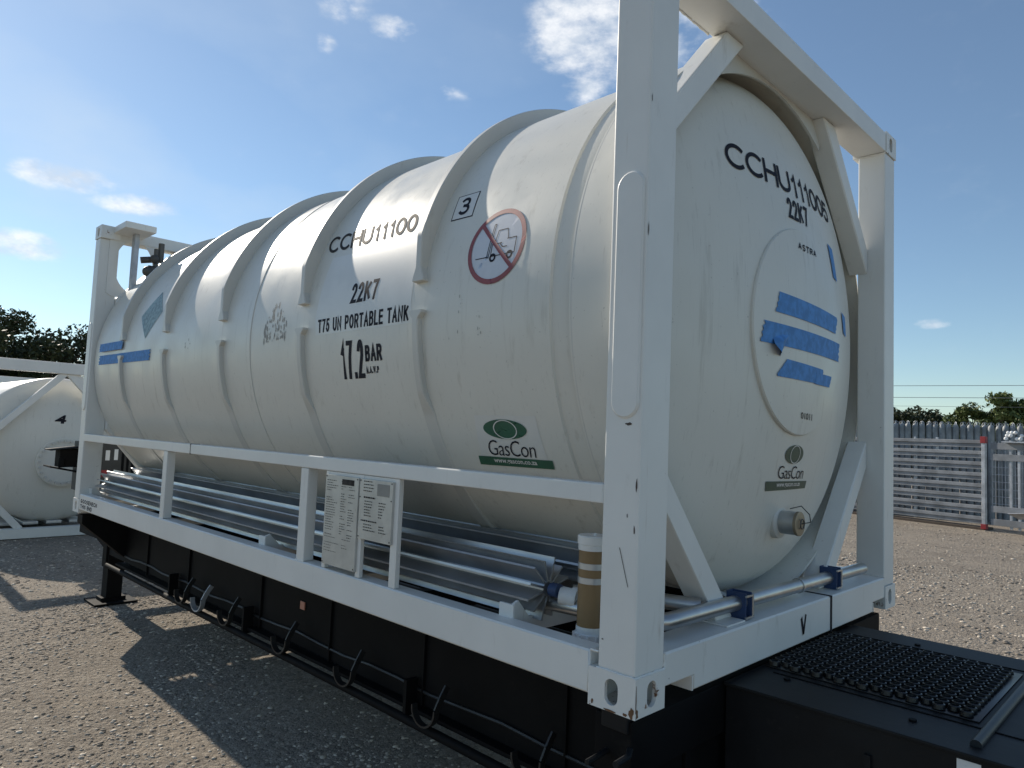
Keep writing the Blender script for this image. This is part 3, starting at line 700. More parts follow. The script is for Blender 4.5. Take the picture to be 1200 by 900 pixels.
# end pipe with brackets
s = MB(); s.tube([(-.62, .26, .20), (-.20, .262, .215), (-.12, .275, .222), (-.088, .30, .226), (-.08, .35, .228), (-.08, 1.2, .222), (-.08, 2.16, .215)], .029, 20)
s.tube([(-.08, 1.35, .221), (-.08, 1.37, .221)], .033, 20); s.build('drain_pipe', STEEL, T, smooth=50)
for y in (.80, 1.72):
    pb_ = mbuild('pipe_bracket', lambda s: (s.box((-.118, y - .026, .168), (-.036, y - .020, .268), .002), s.box((-.118, y + .020, .168), (-.036, y + .026, .268), .002), s.box((-.118, y - .020, .168), (-.113, y + .020, .268), .001)), 0, 0, BLUE)
    mbuild('bracket_bolt', lambda s: (s.box((-.038, y - .030, .172), (-.030, y + .030, .180), .001), s.box((-.038, y - .030, .252), (-.030, y + .030, .260), .001), s.tube([(-.033, y + .027, .175), (-.033, y + .027, .26)], .004, 8)), 0, 0, STEEL, pb_)
mbuild('bracket_foot', lambda s: s.box((-.14, .62, .1665), (-.03, .76, .173), .001))
s = MB(); s.tube([(-.24, 1.93, .17), (-.24, 1.93, .29)], .022); s.sphere((-.24, 1.93, .29), .036, 0, (1, 1.2, .8)); s.tube([(-.24, 1.85, .30), (-.24, 2.01, .30)], .018); s.tube([(-.24, 1.93, .30), (-.24, 1.93, .35)], .012); s.box((-.25, 1.86, .35), (-.23, 2.0, .356), .001)
s.build('drain_valve', BRASS, T)
# data plates --------------------------------------------------------------
mbuild('plate_frame', lambda s: (s.box((-1.825, .010, .166), (-1.795, .030, .627), .002), s.box((-1.535, .010, .166), (-1.500, .030, .627), .002), s.box((-1.278, .010, .166), (-1.232, .034, .627), .002), s.box((-1.80, .012, .60), (-1.26, .028, .6265), .001), s.box((-1.50, .012, .345), (-1.27, .028, .365), .001)))
pl1 = mbuild('data_plate', lambda s: s.box((-1.805, -.002, .19), (-1.525, .0095, .612), .001), 0, 0, PLATE)
pl2 = mbuild('data_plate', lambda s: s.box((-1.512, -.002, .345), (-1.262, .0095, .612), .001), 0, 0, PLATE)
r = random.Random(5)
def dashes(par, x0, x1, z0, z1, cols, dz, hgt, fill):
    s = MB(); z = z1
    while z > z0:
        for a, b in cols:
            if r.random() > fill: continue
            xa = x0 + (x1 - x0) * a; xe = x0 + (x1 - x0) * (a + (b - a) * r.uniform(.4, 1))
            x = xa
            while x < xe:
                w = r.uniform(.006, .016); s.raw([(x, -.0032, z), (min(x + w, xe), -.0032, z), (min(x + w, xe), -.0032, z + hgt), (x, -.0032, z + hgt)], [(0, 1, 2, 3)]); x += w + .004
        z -= dz
    s.build('worn_print', INKF, par, smooth=0)
dashes(pl1, -1.795, -1.535, .33, .585, [(.02, .4), (.5, .68), (.75, .95)], .0115, .0028, .75)
dashes(pl1, -1.795, -1.535, .25, .32, [(.02, .55), (.6, .9)], .013, .002, .6)
dashes(pl2, -1.505, -1.27, .545, .60, [(.1, .45)], .014, .004, .8)
dashes(pl2, -1.505, -1.27, .525, .528, [(.12, .9)], .02, .007, 1)
dashes(pl2, -1.505, -1.27, .44, .512, [(.15, .5), (.62, .85)], .0125, .004, .95)
dashes(pl2, -1.505, -1.27, .422, .425, [(.06, .92)], .02, .006, 1)
dashes(pl2, -1.505, -1.27, .375, .41, [(.15, .55), (.65, .9)], .0125, .004, .95)
s = MB(); s.box((-1.375, -.0034, .545), (-1.285, -.0021, .597)); s.build('stamp_field', simple('stamped_metal', (.30, .29, .26), .7), pl2, smooth=0)
s = MB(); s.box((-1.66, -.0034, .572), (-1.56, -.0021, .598)); s.build('stamp_field', INKF, pl1, smooth=0)
s = MB()
for x, z in ((-1.797, .604), (-1.533, .604), (-1.797, .20), (-1.533, .20)): s.tube([(x, -.004, z), (x, 0, z)], .003, 8)
s.build('rivet', INK, pl1)
s = MB()
for x, z in ((-1.506, .604), (-1.269, .604), (-1.506, .355), (-1.269, .355), (-1.506, .53), (-1.269, .53)): s.tube([(x, -.004, z), (x, 0, z)], .003, 8)
s.build('rivet', INK, pl2)
surf(stroke('GOOSENECK', .475, .034, .008, .5), [(-5.835, .126), (-5.36, .126), (-5.36, .092), (-5.835, .092)], 'rail', .0012, 'gooseneck_lettering', INK, T, 2)
surf(stroke('THIS END', .335, .034, .008, .5), [(-5.835, .080), (-5.50, .080), (-5.50, .046), (-5.835, .046)], 'rail', .0012, 'gooseneck_lettering', INK, T, 2)
vb = bmesh.new(); seg(vb, (.1, 1), (.5, 0), .30); seg(vb, (.9, 1), (.5, 0), .26)
surf(vb, [(1.205, .118), (1.262, .128), (1.262, .052), (1.205, .045)], 'endbeam', .0015, 'arrow_mark', INK, T, 2)
# star-finned vaporiser tubes ------------------------------------------------
def fintube(yc, zc, x0, x1, rf, name='finned_vaporiser_tube', rot=0):
    prof_ = []; K = 12
    for k in range(K):
        a = 2 * math.pi * k / K + rot; rr = rf * (1.0 if k % 2 == 0 else .90)
        d = Vector((math.cos(a), math.sin(a))); n = Vector((-d.y, d.x)); t0 = .0045
        b_ = a + math.pi / K; prof_ += [d * .03 - n * t0, d * (rr - .01) - n * .003, d * rr - n * .0045, d * rr + n * .0045, d * (rr - .01) + n * .003, d * .03 + n * t0]
    s = MB(); s.prism([(x0, yc + p.x, zc + p.y) for p in prof_], (x1 - x0, 0, 0)); return s.build(name, ALU, T, smooth=25, recalc=True)
fintube(.225, .262, -5.86, -.555, .118, rot=R_(14)); fintube(.47, .300, -5.86, -.50, .118, rot=R_(8)); fintube(.215, .262 + .0, -5.86, -5.855, .03, 'fin_end')
s = MB(); s.tube([(-.54, .225, .262), (-.50, .225, .262)], .026, 16); s.build('tube_plug', BLUE, T)
s = MB(); s.tube([(-.51, .24, .245), (-.47, .26, .24)], .034, 20, mi=0); s.tube([(-.47, .262, .24), (-.45, .27, .238)], .040, 24); s.build('pressure_gauge', CAPW, T)
s = MB(); s.tube([(-.50, .30, .25), (-.40, .40, .25), (-.1, .55, .24)], .028, 14); s.build('coil_pipe', STEEL, T, smooth=50)
s = MB(); s.tube([(-5.9, .225, .262), (-5.96, .23, .28), (-5.97, .30, .30), (-5.96, .44, .30), (-5.9, .47, .30)], .02, 12); s.build('return_bend', STEEL, T, smooth=50)
for x in (-.60, -2.55, -5.84):
    mbuild('tube_bracket', lambda s: (s.prism([(x, .085, .10), (x, .085, .215), (x, .11, .225), (x, .17, .16), (x, .60, .15), (x, .60, .10)], (-.012, 0, 0), bev=.001), s.box((x - .07, .078, .07), (x + .005, .092, .213), .003)))
# document tube --------------------------------------------------------------
cx, cy, z0 = -.352, .225, .118
s = MB(); s.lathe([(.049, .02), (.049, .345), (.001, .345)], (cx, cy, z0), 'z', 40); tb = s.build('document_tube', BROWN, T, recalc=True)
s = MB(); s.lathe([(.056, 0), (.057, .004), (.057, .028), (.052, .030), (.051, .052), (.001, .052)], (cx, cy, z0), 'z', 40)
for k in range(12):
    a = k * math.pi / 6; s.box((cx + .0575 * math.cos(a) - .005, cy + .0575 * math.sin(a) - .005, z0 + .003), (cx + .0575 * math.cos(a) + .005, cy + .0575 * math.sin(a) + .005, z0 + .026), .001)
s.build('tube_cap', CAPW, tb, recalc=True)
s = MB(); s.lathe([(.051, .318), (.052, .320), (.052, .338), (.055, .340), (.055, .366), (.052, .370), (.001, .370)], (cx, cy, z0), 'z', 40); s.tube([(cx + .01, cy, z0 + .37), (cx + .01, cy, z0 + .378)], .006, 10)
s.build('tube_cap', CAPW, tb, recalc=True)
for z in (.222, .272):
    s = MB(); s.lathe([(.0492, 0), (.0505, .001), (.0505, .021), (.0492, .022)], (cx, cy, z0 + z - .02), 'z', 40); s.build('tube_clamp', ALU, tb, recalc=True)
# far top corner: walkway bracket, holed plate, bar, valves -------------------
mbuild('walkway_bracket', lambda s: s.box((-5.915, .10, 2.530), (-5.55, .36, 2.588), .006))
def holed(s):
    K = 40; cy_, cz_ = .30, 2.255; hy, hz = .165, .245; x = -5.90
    V = []
    for dx in (0, -.012):
        for k in range(K):
            a = 2 * math.pi * k / K; V.append((x + dx, cy_ + hy * math.cos(a), cz_ + hz * math.sin(a)))
        for k in range(K):
            a = 2 * math.pi * k / K; c_, s_ = math.cos(a), math.sin(a); mm_ = max(abs(c_) / .20, abs(s_) / .30); V.append((x + dx, cy_ + c_ / mm_ - .02, cz_ + s_ / mm_))
    F = []
    for k in range(K):
        j = (k + 1) % K; F += [(k, j, K + j, K + k), (2 * K + k, 2 * K + j, 3 * K + j, 3 * K + k), (k, j, 2 * K + j, 2 * K + k), (K + k, K + j, 3 * K + j, 3 * K + k)]
    s.raw(V, F)
mbuild('holed_plate', holed)
mbuild('upright_bar', lambda s: s.box((-5.80, .235, 1.985), (-5.72, .275, 2.53), .003), 0, 0, GALV)
s = MB()
s.tube([(-5.70, .42, 2.02), (-5.70, .42, 2.42)], .022, 12); s.tube([(-5.70, .36, 2.22), (-5.70, .52, 2.22)], .04, 12); s.sphere((-5.70, .36, 2.2), .05); s.tube([(-5.70, .46, 2.3), (-5.70, .46, 2.48)], .026, 12)
s.tube([(-5.70, .42, 2.16), (-5.66, .52, 2.14), (-5.6, .58, 2.08), (-5.56, .60, 2.0)], .022, 10); s.tube([(-5.74, .30, 2.30), (-5.70, .44, 2.33)], .03, 10); s.sphere((-5.6, .56, 2.08), .055, 0, (1.2, 1.2, .6)); s.sphere((-5.68, .40, 2.32), .04)
s.build('relief_valve', BRASS, T, smooth=50)

def chips(name, spots, mat, seed):
    r = random.Random(seed); s = MB()
    for face, a, b, w, h in spots:
        P = []
        for k in range(11):
            an = 2 * math.pi * k / 11; q = r.uniform(.45, 1.0); P.append((a + w * q * math.cos(an), b + h * q * math.sin(an)))
        s.raw([((.0012, p[0], p[1]) if face == 'endcast' else (p[0], -.0012, p[1]) if face == 'sidecast' else (-.0048, p[0], p[1]) if face == 'end' else (p[0], .0028, p[1])) for p in P], [tuple(range(11))])
    s.build(name, mat, T, smooth=0)
chips('rust_patch', [('endcast', .010, .016, .008, .020), ('sidecast', -.012, .018, .012, .022), ('sidecast', -.035, .008, .010, .006), ('endcast', .004, .055, .003, .05), ('sidecast', -.09, .004, .03, .004), ('sidecast', -.16, .013, .006, .009), ('endcast', .12, .062, .008, .004)], RUST, 3)
chips('paint_chip', [('side', -.018, .70, .004, .030), ('side', -.022, .56, .003, .02), ('side', -.050, .60, .002, .010), ('end', .012, 1.50, .0025, .03), ('end', .013, 1.93, .002, .02), ('side', -.028, 1.42, .002, .012), ('side', -.13, .21, .006, .003), ('side', -.055, .885, .014, .006), ('side', -.040, 1.05, .002, .006)], simple('chip_brown', (.10, .075, .06), .9), 4)
sc_ = MB(); sc_.bar((-.075, .0026, .50), (-.040, .0026, .385), .0016, .0008, 0, (0, 1, 0)); sc_.build('scratch', GASK, T)
# ------------------------------------------------------------------ trailer
TR = empty('chassis_trailer', (-3, 1.22, GZ), 'black skeletal trailer carrying the large tank container', 'trailer')
def tb_(name, fn, mat=BLACK, smooth=40, parent=TR):
    s = MB(); fn(s); return s.build(name, mat, parent, smooth=smooth, recalc=True)
for y0, y1 in ((.40, .46), (1.98, 2.04)):
    tb_('main_beam', lambda s: (s.prism([(-7.4, y0 + .02, -.06), (-7.4, y0 + .02, -.38), (-6.8, y0 + .02, -.375), (-6.37, y0 + .02, -.47), (-.10, y0 + .02, -.49), (-.10, y0 + .02, -.06)], (0, .02, 0)), s.box((-7.4, y0 - .03, -.06), (-.10, y1 + .03, -.035), .003), s.box((-6.0, y0 - .03, -.51), (-.10, y1 + .03, -.49), .003)))
for x in (-7.2, -5.2, -3.6, -2.0):
    tb_('cross_member', lambda s: s.box((x - .04, .46, -.20), (x + .04, 1.98, -.07), .004))
tb_('lower_rail', lambda s: s.tube([(-6.2, .36, -.54), (-4, .34, -.535), (-2, .34, -.535), (-.15, .34, -.55)], .022, 10))
TREAD0 = simple('rubber_hose', (.02, .02, .02), .5)
# bolsters carrying the container corners
tb_('bolster', lambda s: (s.box((-.17, .03, -.20), (-.03, 2.28, -.022), .006), s.box((-.12, .10, -.60), (-.05, 2.20, -.20), .006), s.box((-.049, .16, -.58), (-.035, .19, -.20), .003), s.box((-.049, .36, -.58), (-.035, .39, -.20), .003)))
tb_('bolster', lambda s: s.prism([(-6.04, .04, -.022), (-6.04, .04, -.10), (-6.04, .40, -.42), (-6.04, 2.04, -.42), (-6.04, 2.40, -.10), (-6.04, 2.40, -.022)], (.15, 0, 0), bev=.004))
tb_('twist_lock', lambda s: (s.box((-.14, .02, -.06), (-.04, .14, -.004), .006), s.tube([(-.05, .06, -.10), (-.02, .0, -.11), (.0, -.09, -.10)], .010, 8), s.tube([(-.12, .06, -.13), (-.12, -.07, -.14)], .009, 8), s.tube([(-.09, .08, -.16), (-.09, .08, -.02)], .028, 12)), DECK)
# rope hooks under the rail
def hook(x, tilt):
    s = MB(); P = [(x + .075 + tilt * .012, .378, -.33), (x + .074 + tilt * .01, .345, -.38)]
    for k in range(17):
        a = math.radians(5 - 190 * k / 16); P.append((x + .068 * math.cos(a) + tilt * .01, .315 + .01 * math.cos(a), -.435 + .078 * math.sin(a)))
    for p, q in zip(P, P[1:]): s.bar(p, q, .032, .009, 0, up=Vector((0, 1, 0)).cross(Vector(q) - Vector(p)))
    return s
for x, t in ((-4.28, 0), (-3.98, 1), (-3.50, -1), (-2.75, 1), (-2.03, -1), (-1.36, 0), (-.72, 1)):
    hook(x, t).build('rope_hook', simple('hook_steel', (.018, .018, .018), .45, 0) if x > -3.9 or x < -4.1 else GALV, TR, smooth=50)
for x in (-4.6, -3.3, -1.55): tb_('rail_stay', lambda s: s.box((x - .012, .34, -.53), (x + .012, .41, -.36), .002))
tb_('air_line', lambda s: s.tube([(-6.2 + k * .25, .412 + .004 * math.sin(k * 1.7), -.40 - .022 * math.sin(k * .9) ** 2) for k in range(25)], .008, 6), TREAD0)
for x in (-5.3, -4.4, -3.2, -2.35, -1.5, -.6): tb_('web_stiffener', lambda s: s.box((x - .005, .405, -.485), (x + .005, .4195, -.065), .001))
tb_('side_marker', lambda s: s.box((-2.705, .411, -.262), (-2.655, .4195, -.215), .002), simple('marker_lens', (.55, .25, .18), .3))
# landing leg
tb_('landing_leg', lambda s: (s.box((-6.52, .42, -.90), (-6.36, .56, -.12), .008), s.box((-6.50, .40, -.60), (-6.38, .43, -.30), .006), s.box((-6.62, .30, GZ + .004), (-6.26, .68, GZ + .025), .005), s.box((-6.52, .38, GZ + .025), (-6.36, .60, GZ + .06), .005), s.tube([(-6.30, .52, -.62), (-5.6, .55, -.33)], .02, 8)))
tb_('landing_leg', lambda s: (s.box((-6.52, 1.88, -.90), (-6.36, 2.02, -.12), .008), s.box((-6.62, 1.76, GZ + .004), (-6.26, 2.14, GZ + .025), .005)))
# neck deck at the near end
DZ = -.015
tb_('neck_deck', lambda s: (s.box((-.022, .585, DZ - .012), (2.3, 1.86, DZ), .003), s.box((-.022, .60, -.60), (2.3, .64, DZ - .012), .004), s.box((.022, 1.81, -.60), (2.3, 1.85, DZ - .012), .004), s.box((-.022, .64, -.60), (2.3, 1.81, -.58), .0), s.box((.45, .588, -.58), (.47, .60, -.11)), s.box((1.1, .588, -.58), (1.12, .60, -.11))), DECK)
tb_('deck_seam', lambda s: (s.box((.05, .83, DZ + .0005), (2.3, .836, DZ + .003)), s.box((.05, 1.66, DZ + .0005), (2.3, 1.666, DZ + .003)), s.tube([(.12, .79, DZ), (.12, .79, DZ + .006)], .012, 10), s.tube([(.55, .73, DZ), (.55, .73, DZ + .006)], .012, 10), s.tube([(.30, 1.72, DZ), (.30, 1.72, DZ + .006)], .012, 10)), BLACK)
def tread(s):
    s.box((.0, .88, DZ + .0005), (.70, 1.60, DZ + .005), .001)
    i = 0; x = .02
    while x < .69:
        y = .905 + (.0245 if i % 2 else 0)
        while y < 1.585:
            s.lathe([(.021, 0), (.019, .014), (.0145, .016), (.013, .002), (.0001, .001)], (x, y, DZ + .008), 'z', 10); y += .049
        x += .040; i += 1
TREAD = simple('tread_black', (.012, .013, .015), .32, .0, .3, 6)
tb_('anti_slip_tread', tread, TREAD, 50)
tb_('cross_pipe', lambda s: s.tube([(.735, .66, DZ + .004), (.735, 1.78, DZ + .004)], .016, 12), simple('blued_steel', (.018, .024, .03), .45, .2))
tb_('label_sticker', lambda s: s.box((.70, .5975, -.115), (.76, .5992, -.040)), CAPW)
# cabinet at the far end
CB = empty('equipment_cabinet', (-9.1, 1.4, GZ), 'charcoal equipment cabinet with white stickers standing on the ground past the far frame end', 'cabinet')
cbx = lambda name, fn, mat=CAB: tb_(name, fn, mat, 30, CB)
cbx('cabinet_body', lambda s: (s.box((-9.4, .80, -.10), (-9.0, 2.3, .53), .006), [s.box((-9.3, y, GZ), (-9.22, y + .07, -.10), .004) for y in (1.6, 2.1)]))
cbx('awning', lambda s: s.box((-9.38, .46, .43), (-9.05, .80, .442), .002, rot=Matrix.Rotation(R_(7), 3, 'X')), BLACK)
cbx('shelf', lambda s: (s.box((-9.38, .46, .165), (-9.05, .80, .185), .002, rot=Matrix.Rotation(R_(-12), 3, 'X')), s.box((-9.36, .58, .20), (-9.12, .82, .43), .01), s.tube([(-9.1, .60, .20), (-9.1, .60, .32)], .035, 12)), BLACK)
for y, z, w, h in ((1.09, .36, .05, .13), (1.19, .37, .045, .14), (.98, .14, .05, .06)): cbx('sticker', lambda s: s.box((-8.9985, y - w / 2, z - h / 2), (-8.997, y + w / 2, z + h / 2)), CAPW)
cbx('red_tag', lambda s: s.box((-8.9985, 1.03, .08), (-8.997, 1.10, .17)), REDP)
cbx('vent_slats', lambda s: [s.box((-8.9985, 1.26 + k * .06, -.05), (-8.990, 1.29 + k * .06, .50), .002) for k in range(16)], BLACK)

# ------------------------------------------------------------------ second tank container at the left
X2, Y2 = -10.95, -.19
T2 = empty('tank_container', (X2, Y2 + 1.22, GZ), 'white tank container on the ground at the left edge, bolted flange on its end', 'tank container')
def t2(name, fn, mat=FRAME, smooth=40, parent=T2): 
    s = MB(); fn(s)
    for v in s.bm.verts: v.co += Vector((X2, Y2, GZ))
    return s.build(name, mat, parent, smooth=smooth, recalc=True)
for x in (0, -LEN + .16):
    for y in (0, WID - .15): 
        t2('corner_post', lambda s: s.box((x - .16, y, .118), (x, y + .15, HT - .118), .01))
        for z in (0, HT - .118): t2('corner_casting', lambda s: s.box((x - .178, y - .004, z), (x + .004, y + .158, z + .118), .008))
    t2('top_end_beam', lambda s: s.box((x - .14, .155, HT - .175), (x - .005, WID - .155, HT - .01), .008)); t2('bottom_end_beam', lambda s: s.box((x - .15, .16, .01), (x - .005, WID - .16, .15), .008))
for y in (0, WID - .1): t2('bottom_side_rail', lambda s: s.box((-LEN + .2, y, .02), (-.18, y + .1, .15), .008))
t2('diagonal_brace', lambda s: s.bar((-.08, .155, 1.30), (-.08, 1.20, 2.44), .09, .08, .006)); t2('diagonal_brace', lambda s: s.bar((-.08, WID - .155, 1.30), (-.08, WID - 1.20, 2.44), .09, .08, .006))
t2('diagonal_brace', lambda s: s.bar((-.08, .155, .85), (-.08, .78, .14), .09, .08, .006)); t2('diagonal_brace', lambda s: s.bar((-.08, WID - .155, .85), (-.08, WID - .78, .14), .09, .08, .006))
t2('diagonal_brace', lambda s: s.bar((-.08, 1.33, 2.43), (-.08, 1.75, 2.0), .07, .06, .004))
p2 = [(.001, -.10)] + [(1.09 * math.sin(R_(a_)), -.47 + .37 * math.cos(R_(a_))) for a_ in range(4, 91, 4)] + [(1.09, -.47)]
t2('tank_shell', lambda s: s.lathe(p2 + [(1.09, -5.5), (1.0, -5.75), (.7, -5.85), (.001, -5.9)], (0, WID / 2, 1.28), 'x', 96), TANK)
FL = t2('flange', lambda s: s.lathe([(.36, -.13), (.36, -.085), (.34, -.08), (.001, -.08)], (0, 1.27, 1.10), 'x', 64), TANK)
t2('flange_bolts', lambda s: [s.tube([(-.085, 1.27 + .315 * math.cos(k * math.pi / 12), 1.10 + .315 * math.sin(k * math.pi / 12)), (-.045, 1.27 + .315 * math.cos(k * math.pi / 12), 1.10 + .315 * math.sin(k * math.pi / 12))], .02, 8) for k in range(24)], FRAMEC, 40, FL)
bm = txt('4', .03, .1)
for v in bm.verts: v.co = Vector((X2 - .145, Y2 + 1.12 + v.co.x * .15, GZ + 1.66 + v.co.y * .14))
me = bpy.data.meshes.new('number_marking'); bm.to_mesh(me); bm.free(); me.materials.append(INK); o = bpy.data.objects.new('number_marking', me); COL.objects.link(o); o.parent = T2; o.matrix_parent_inverse = Matrix.Translation(-Vector(T2.location)); o.location.x = .02
t2('finned_vaporiser_tube', lambda s: [s.box((-5.6, .25 + k * .3, .17), (-.25, .45 + k * .3, .22), .01) for k in range(6)], ALU)

dup(T2, (-6.0 - X2, 15.6 - Y2, 0), 'white tank container hidden far behind the large one, added to cast a shadow at the right')  # unseen copy, added for the shadow it throws in front of the rack
# ------------------------------------------------------------------ right background
D = Vector((2.09, -.52, 0)).normalized(); P1 = Vector((-2.62, 18.02, 0))
def along(t, off=0., z=0.): return P1 + D * t + Vector((-D.y, D.x, 0)) * off + Vector((0, 0, z))
def rack(t0, t1, n, z0, z1, label, gaps, mesh=False):
    o = along((t0 + t1) / 2, .3, GZ); r_ = empty('steel_rack', o, label, 'rack', None)
    def pb(name, fn, mat=GALVD):
        s = MB(); fn(s); return s.build(name, mat, r_, 40, recalc=True)
    pit = (z1 - z0) / n
    for k in range(n):
        z = z0 + pit * (k + .5)
        pb('long_rail', lambda s: (s.bar(along(t0, .03, z + pit * .16), along(t1, .03, z + pit * .16), .05, pit * .34, .012, (0, 0, 1)), s.bar(along(t0, .06, z - pit * .19), along(t1, .06, z - pit * .19), .05, pit * .36, .006, (0, 0, 1))))
    for t in (gaps):
        pb('upright', lambda s: s.bar(along(t, .14, z0), along(t, .14, z1), .06, .05, .004, tuple(D)), GALV)
    for t in ([t1] if not mesh else [t1]):
        pb('end_post', lambda s: s.bar(along(t, -.02, z0 - .06), along(t, -.02, z1 + .03), .085, .085, .008, tuple(D)), GALV)
        pb('red_end', lambda s: s.bar(along(t, -.025, z0 - .07), along(t, -.025, z0 + .05), .112, .118, .008, tuple(D)), REDP); pb('red_end', lambda s: s.bar(along(t, -.025, z1 - .12), along(t, -.025, z1 + .04), .112, .118, .008, tuple(D)), REDP)
    pb('foot_rail', lambda s: s.bar(along(t0, .2, GZ + .03), along(t1, .2, GZ + .03), .4, .06, .01, (0, 0, 1)), simple('dirty_timber', (.085, .065, .05), .9))
    return r_
rack(-5.2, 0, 8, -.84, 1.22, 'long grey galvanised rack of eight horizontal rails behind the frame, red-ended post', (-5, -3.9, -2.8, -1.7, -1.15))
# small crate rack further right
r2 = empty('mesh_crate', along(1.3, .3, GZ), 'galvanised wire mesh crate right of the red-ended post', 'crate')
def pb2(name, fn, mat=GALV): s = MB(); fn(s); return s.build(name, mat, r2, 40, recalc=True)
for z in (-.72, -.42, .78, 1.04): pb2('long_rail', lambda s: s.bar(along(.14, 0, z), along(2.6, 0, z), .05, .15, .006, (0, 0, 1)), GALVD)
pb2('wire_mesh', lambda s: ([s.tube([along(.14 + k * .07, .05, -.4), along(.14 + k * .07, .05, 1.15)], .006, 5) for k in range(30)], [s.tube([along(.14, .05, -.3 + k * .17), along(2.4, .05, -.3 + k * .17)], .008, 5) for k in range(9)]))
pb2('upright', lambda s: [s.bar(along(t, .02, -.85), along(t, .02, 1.18), .05, .05, .004, tuple(D)) for t in (.55, .72, 1.4, 2.5)])
pb2('top_plate', lambda s: s.bar(along(.45, -.05, 1.14), along(2.6, -.05, 1.14), .3, .03, .004, (0, 0, 1)))
pb2('white_valve', lambda s: [s.sphere(tuple(along(.5 + .10 * (k % 4), -.1 + .06 * (k // 4), 1.22 + .07 * ((k * 7) % 3))), .04) for k in range(9)], CAPW)
# leaning galvanised sheet
s = MB(); s.bar(along(.75, -.35, GZ + .42), along(2.3, -.35, GZ + .62), .5, .012, .002, (0, .3, 1)); tag(s.build('steel_sheet', GALV, None), 'flat grey steel sheet lying against the rack at the right edge', 'sheet')
# row of tall cylinders
cz = GZ
def cylproto():
    r_ = empty('gas_cylinder', (0, 0, 0), 'tall grey round-topped gas cylinder in the row behind the long rack', 'gas cylinder', 'tall gas cylinders standing in a row')
    s = MB(); s.lathe([(.078, 0), (.082, .02), (.082, 2.42), (.079, 2.47), (.068, 2.52), (.048, 2.555), (.026, 2.57), (.02, 2.58), (.001, 2.58)], (0, 0, 0), 'z', 20); s.build('cylinder_body', GREY, r_, 50, recalc=True)
    s = MB(); s.tube([(-.07, 0, 2.54), (-.055, 0, 2.61), (0, 0, 2.64), (.055, 0, 2.61), (.07, 0, 2.54)], .006, 6); s.tube([(0, 0, 2.55), (0, 0, 2.62)], .018, 8); s.build('valve_guard', GALV, r_, 50)
    return r_
proto = cylproto(); A = Vector((-6.6, 19.92, GZ)); B_ = Vector((-1.1, 21.15, GZ)); n = 36
for k in range(n):
    q = A.lerp(B_, k / (n - 1)) + Vector((rnd.uniform(-.012, .012), rnd.uniform(-.05, .05), 0))
    if k == 0: proto.location = q; o = proto
    else: o = dup(proto, q - proto.location)
    o.rotation_euler.z = rnd.uniform(-1, 1)
# power lines
for k, (z, sg) in enumerate(((4.47, .9), (3.82, .9), (3.34, .7))):
    s = MB(); pts = []
    for i in range(41):
        t = i / 40; x = -90 + 160 * t; pts.append((x, 41.4 + (x + 11.3) * .222, z + sg * ((2 * t - 1) ** 2) - .01 * 0))
    s.tube(pts, .014 if k < 2 else .008, 5)
    tag(s.build('power_cable', GALVD, None), ('uppermost', 'middle', 'lowest and thinnest')[k] + ' of the three overhead cables at the right', 'power cable', 'overhead cables')
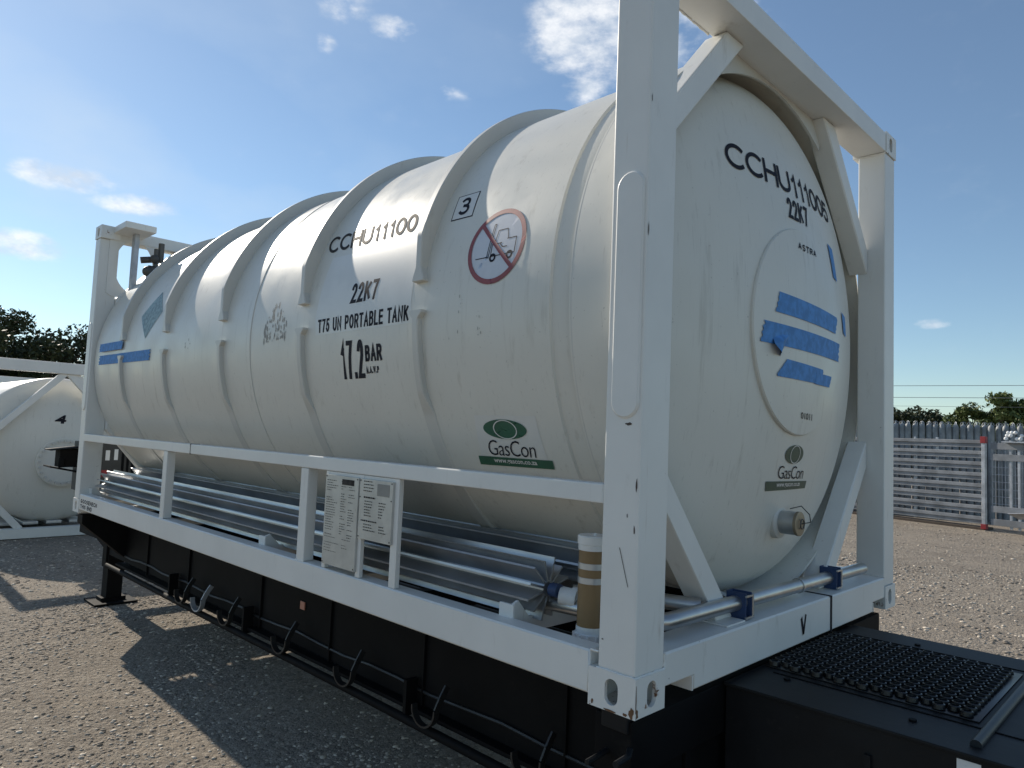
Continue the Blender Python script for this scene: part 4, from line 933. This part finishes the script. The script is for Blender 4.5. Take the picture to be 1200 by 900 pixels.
# ------------------------------------------------------------------ trees
def tree(loc, h, cw, mat, label, seed, leaves=9000, ls=.16, group=None, lowfrac=.12):
    rs = np.random.RandomState(seed); loc = Vector(loc)
    root = empty('tree', loc, label, 'tree', group)
    s = MB(); s.tube([loc, loc + Vector((.05 * h * rs.uniform(-1, 1), 0, h * .3)), loc + Vector((.06 * h * rs.uniform(-1, 1), 0, h * .62)), loc + Vector((0, 0, h * .9))], .1, 9, rads=[h * .03, h * .024, h * .014, h * .004])
    cen = []
    nb_ = 52
    for k in range(nb_):
        a = rs.uniform(0, 6.28); zz = rs.uniform(lowfrac, .95); rad = cw * .5 * math.sqrt(max(0, 1 - ((zz - .5) / .52) ** 2)) * rs.uniform(.25, 1.05)
        c_ = loc + Vector((rad * math.cos(a), rad * math.sin(a), h * zz)); cen.append(c_)
        b0 = loc + Vector((0, 0, h * max(.1, zz * .75))); s.tube([b0, b0.lerp(c_, .5) + Vector((0, 0, -.02 * h)), c_], .02, 5, rads=[h * .009, h * .006, h * .002])
    s.build('trunk', BARK, root, 60)
    C = np.array([c[:] for c in cen]); idx = rs.randint(0, nb_, leaves); cr = (cw * .5) * rs.uniform(.18, .42, nb_)
    off = rs.normal(size=(leaves, 3)); off /= np.linalg.norm(off, axis=1, keepdims=True); off *= (rs.uniform(0, 1, (leaves, 1)) ** .45) * cr[idx][:, None]; off[:, 2] *= .75
    P = C[idx] + off; P[:, 2] = np.maximum(P[:, 2], loc.z + .05)
    u = rs.normal(size=(leaves, 3)); u /= np.linalg.norm(u, axis=1, keepdims=True); w = np.cross(u, rs.normal(size=(leaves, 3))); w /= np.linalg.norm(w, axis=1, keepdims=True)
    sz = ls * rs.uniform(.5, 1.3, (leaves, 1)); V = np.stack([P - u * sz, P - w * sz * .5, P + u * sz, P + w * sz * .5], 1).reshape(-1, 3)
    me = bpy.data.meshes.new('crown'); me.vertices.add(len(V)); me.vertices.foreach_set('co', V.ravel().astype('f')); me.loops.add(len(V)); me.loops.foreach_set('vertex_index', np.arange(len(V)).astype('i'))
    me.polygons.add(leaves); me.polygons.foreach_set('loop_start', (np.arange(leaves) * 4).astype('i')); me.update(calc_edges=True)
    at = me.attributes.new('tone', 'FLOAT', 'POINT'); tone = np.clip(rs.uniform(0, 1, nb_)[idx] * .6 + rs.uniform(0, .4, leaves), 0, 1); at.data.foreach_set('value', np.repeat(tone, 4).astype('f'))
    me.materials.append(mat); o = bpy.data.objects.new('crown', me); COL.objects.link(o); o.parent = root; o.matrix_parent_inverse = Matrix.Translation(-loc)
    return root
tree((-27.5, 1.9, GZ), 5.7, 5.2, LEAFD, 'dark tree at the left edge, its crown taller than its neighbour', 1, 32000, .085, None, .0)
tree((-26.6, 4.1, GZ), 5.1, 3.9, LEAFD, 'dark tree just left of the far frame post, crown with see-through gaps', 2, 24000, .08, None, .0)
tree((-30.5, 2.9, GZ), 5.2, 5.4, LEAFD, 'dark tree in the gap behind the other two at the left', 3, 20000, .10, None, .0)
base = Vector((1.247, -1.835, 0))
def at_px(azd, dist): return base + Vector((math.cos(R_(azd)), math.sin(R_(azd)), 0)) * dist
hh = [(107.8, 60, 5.0, 5.0, 0), (106.0, 60, 4.9, 4.5, 0), (104.2, 63, 5.1, 4.6, 0), (102.9, 62, 4.5, 3.4, 0), (101.6, 58, 5.0, 4.0, 1), (100.2, 57, 5.9, 3.8, 1), (98.6, 58, 5.4, 4.6, 1), (96.6, 60, 5.2, 5.0, 1), (110.0, 60, 5.0, 5.5, 0)]
lab = ['dark green tree right of the frame post, leftmost in view of the far line', 'dark green tree second from the left in the far line', 'rounded dark tree in the middle of the far line', 'lowest dark tree in the far line, at the dip', 'light green bush tree just right of the dip in the far line', 'tallest light green tree in the far line', 'light green tree second from the right edge in the far line', 'light green tree at the right edge of the far line', 'dark tree hidden behind the near frame post']
for i, (a_, d_, h_, w_, kd) in enumerate(hh[:8]):
    tree(at_px(a_, d_) + Vector((0, 0, GZ)), h_, w_, LEAFG if kd else LEAFD, lab[i], 20 + i, 9000, .15, 'far line of trees behind the yard', .05)
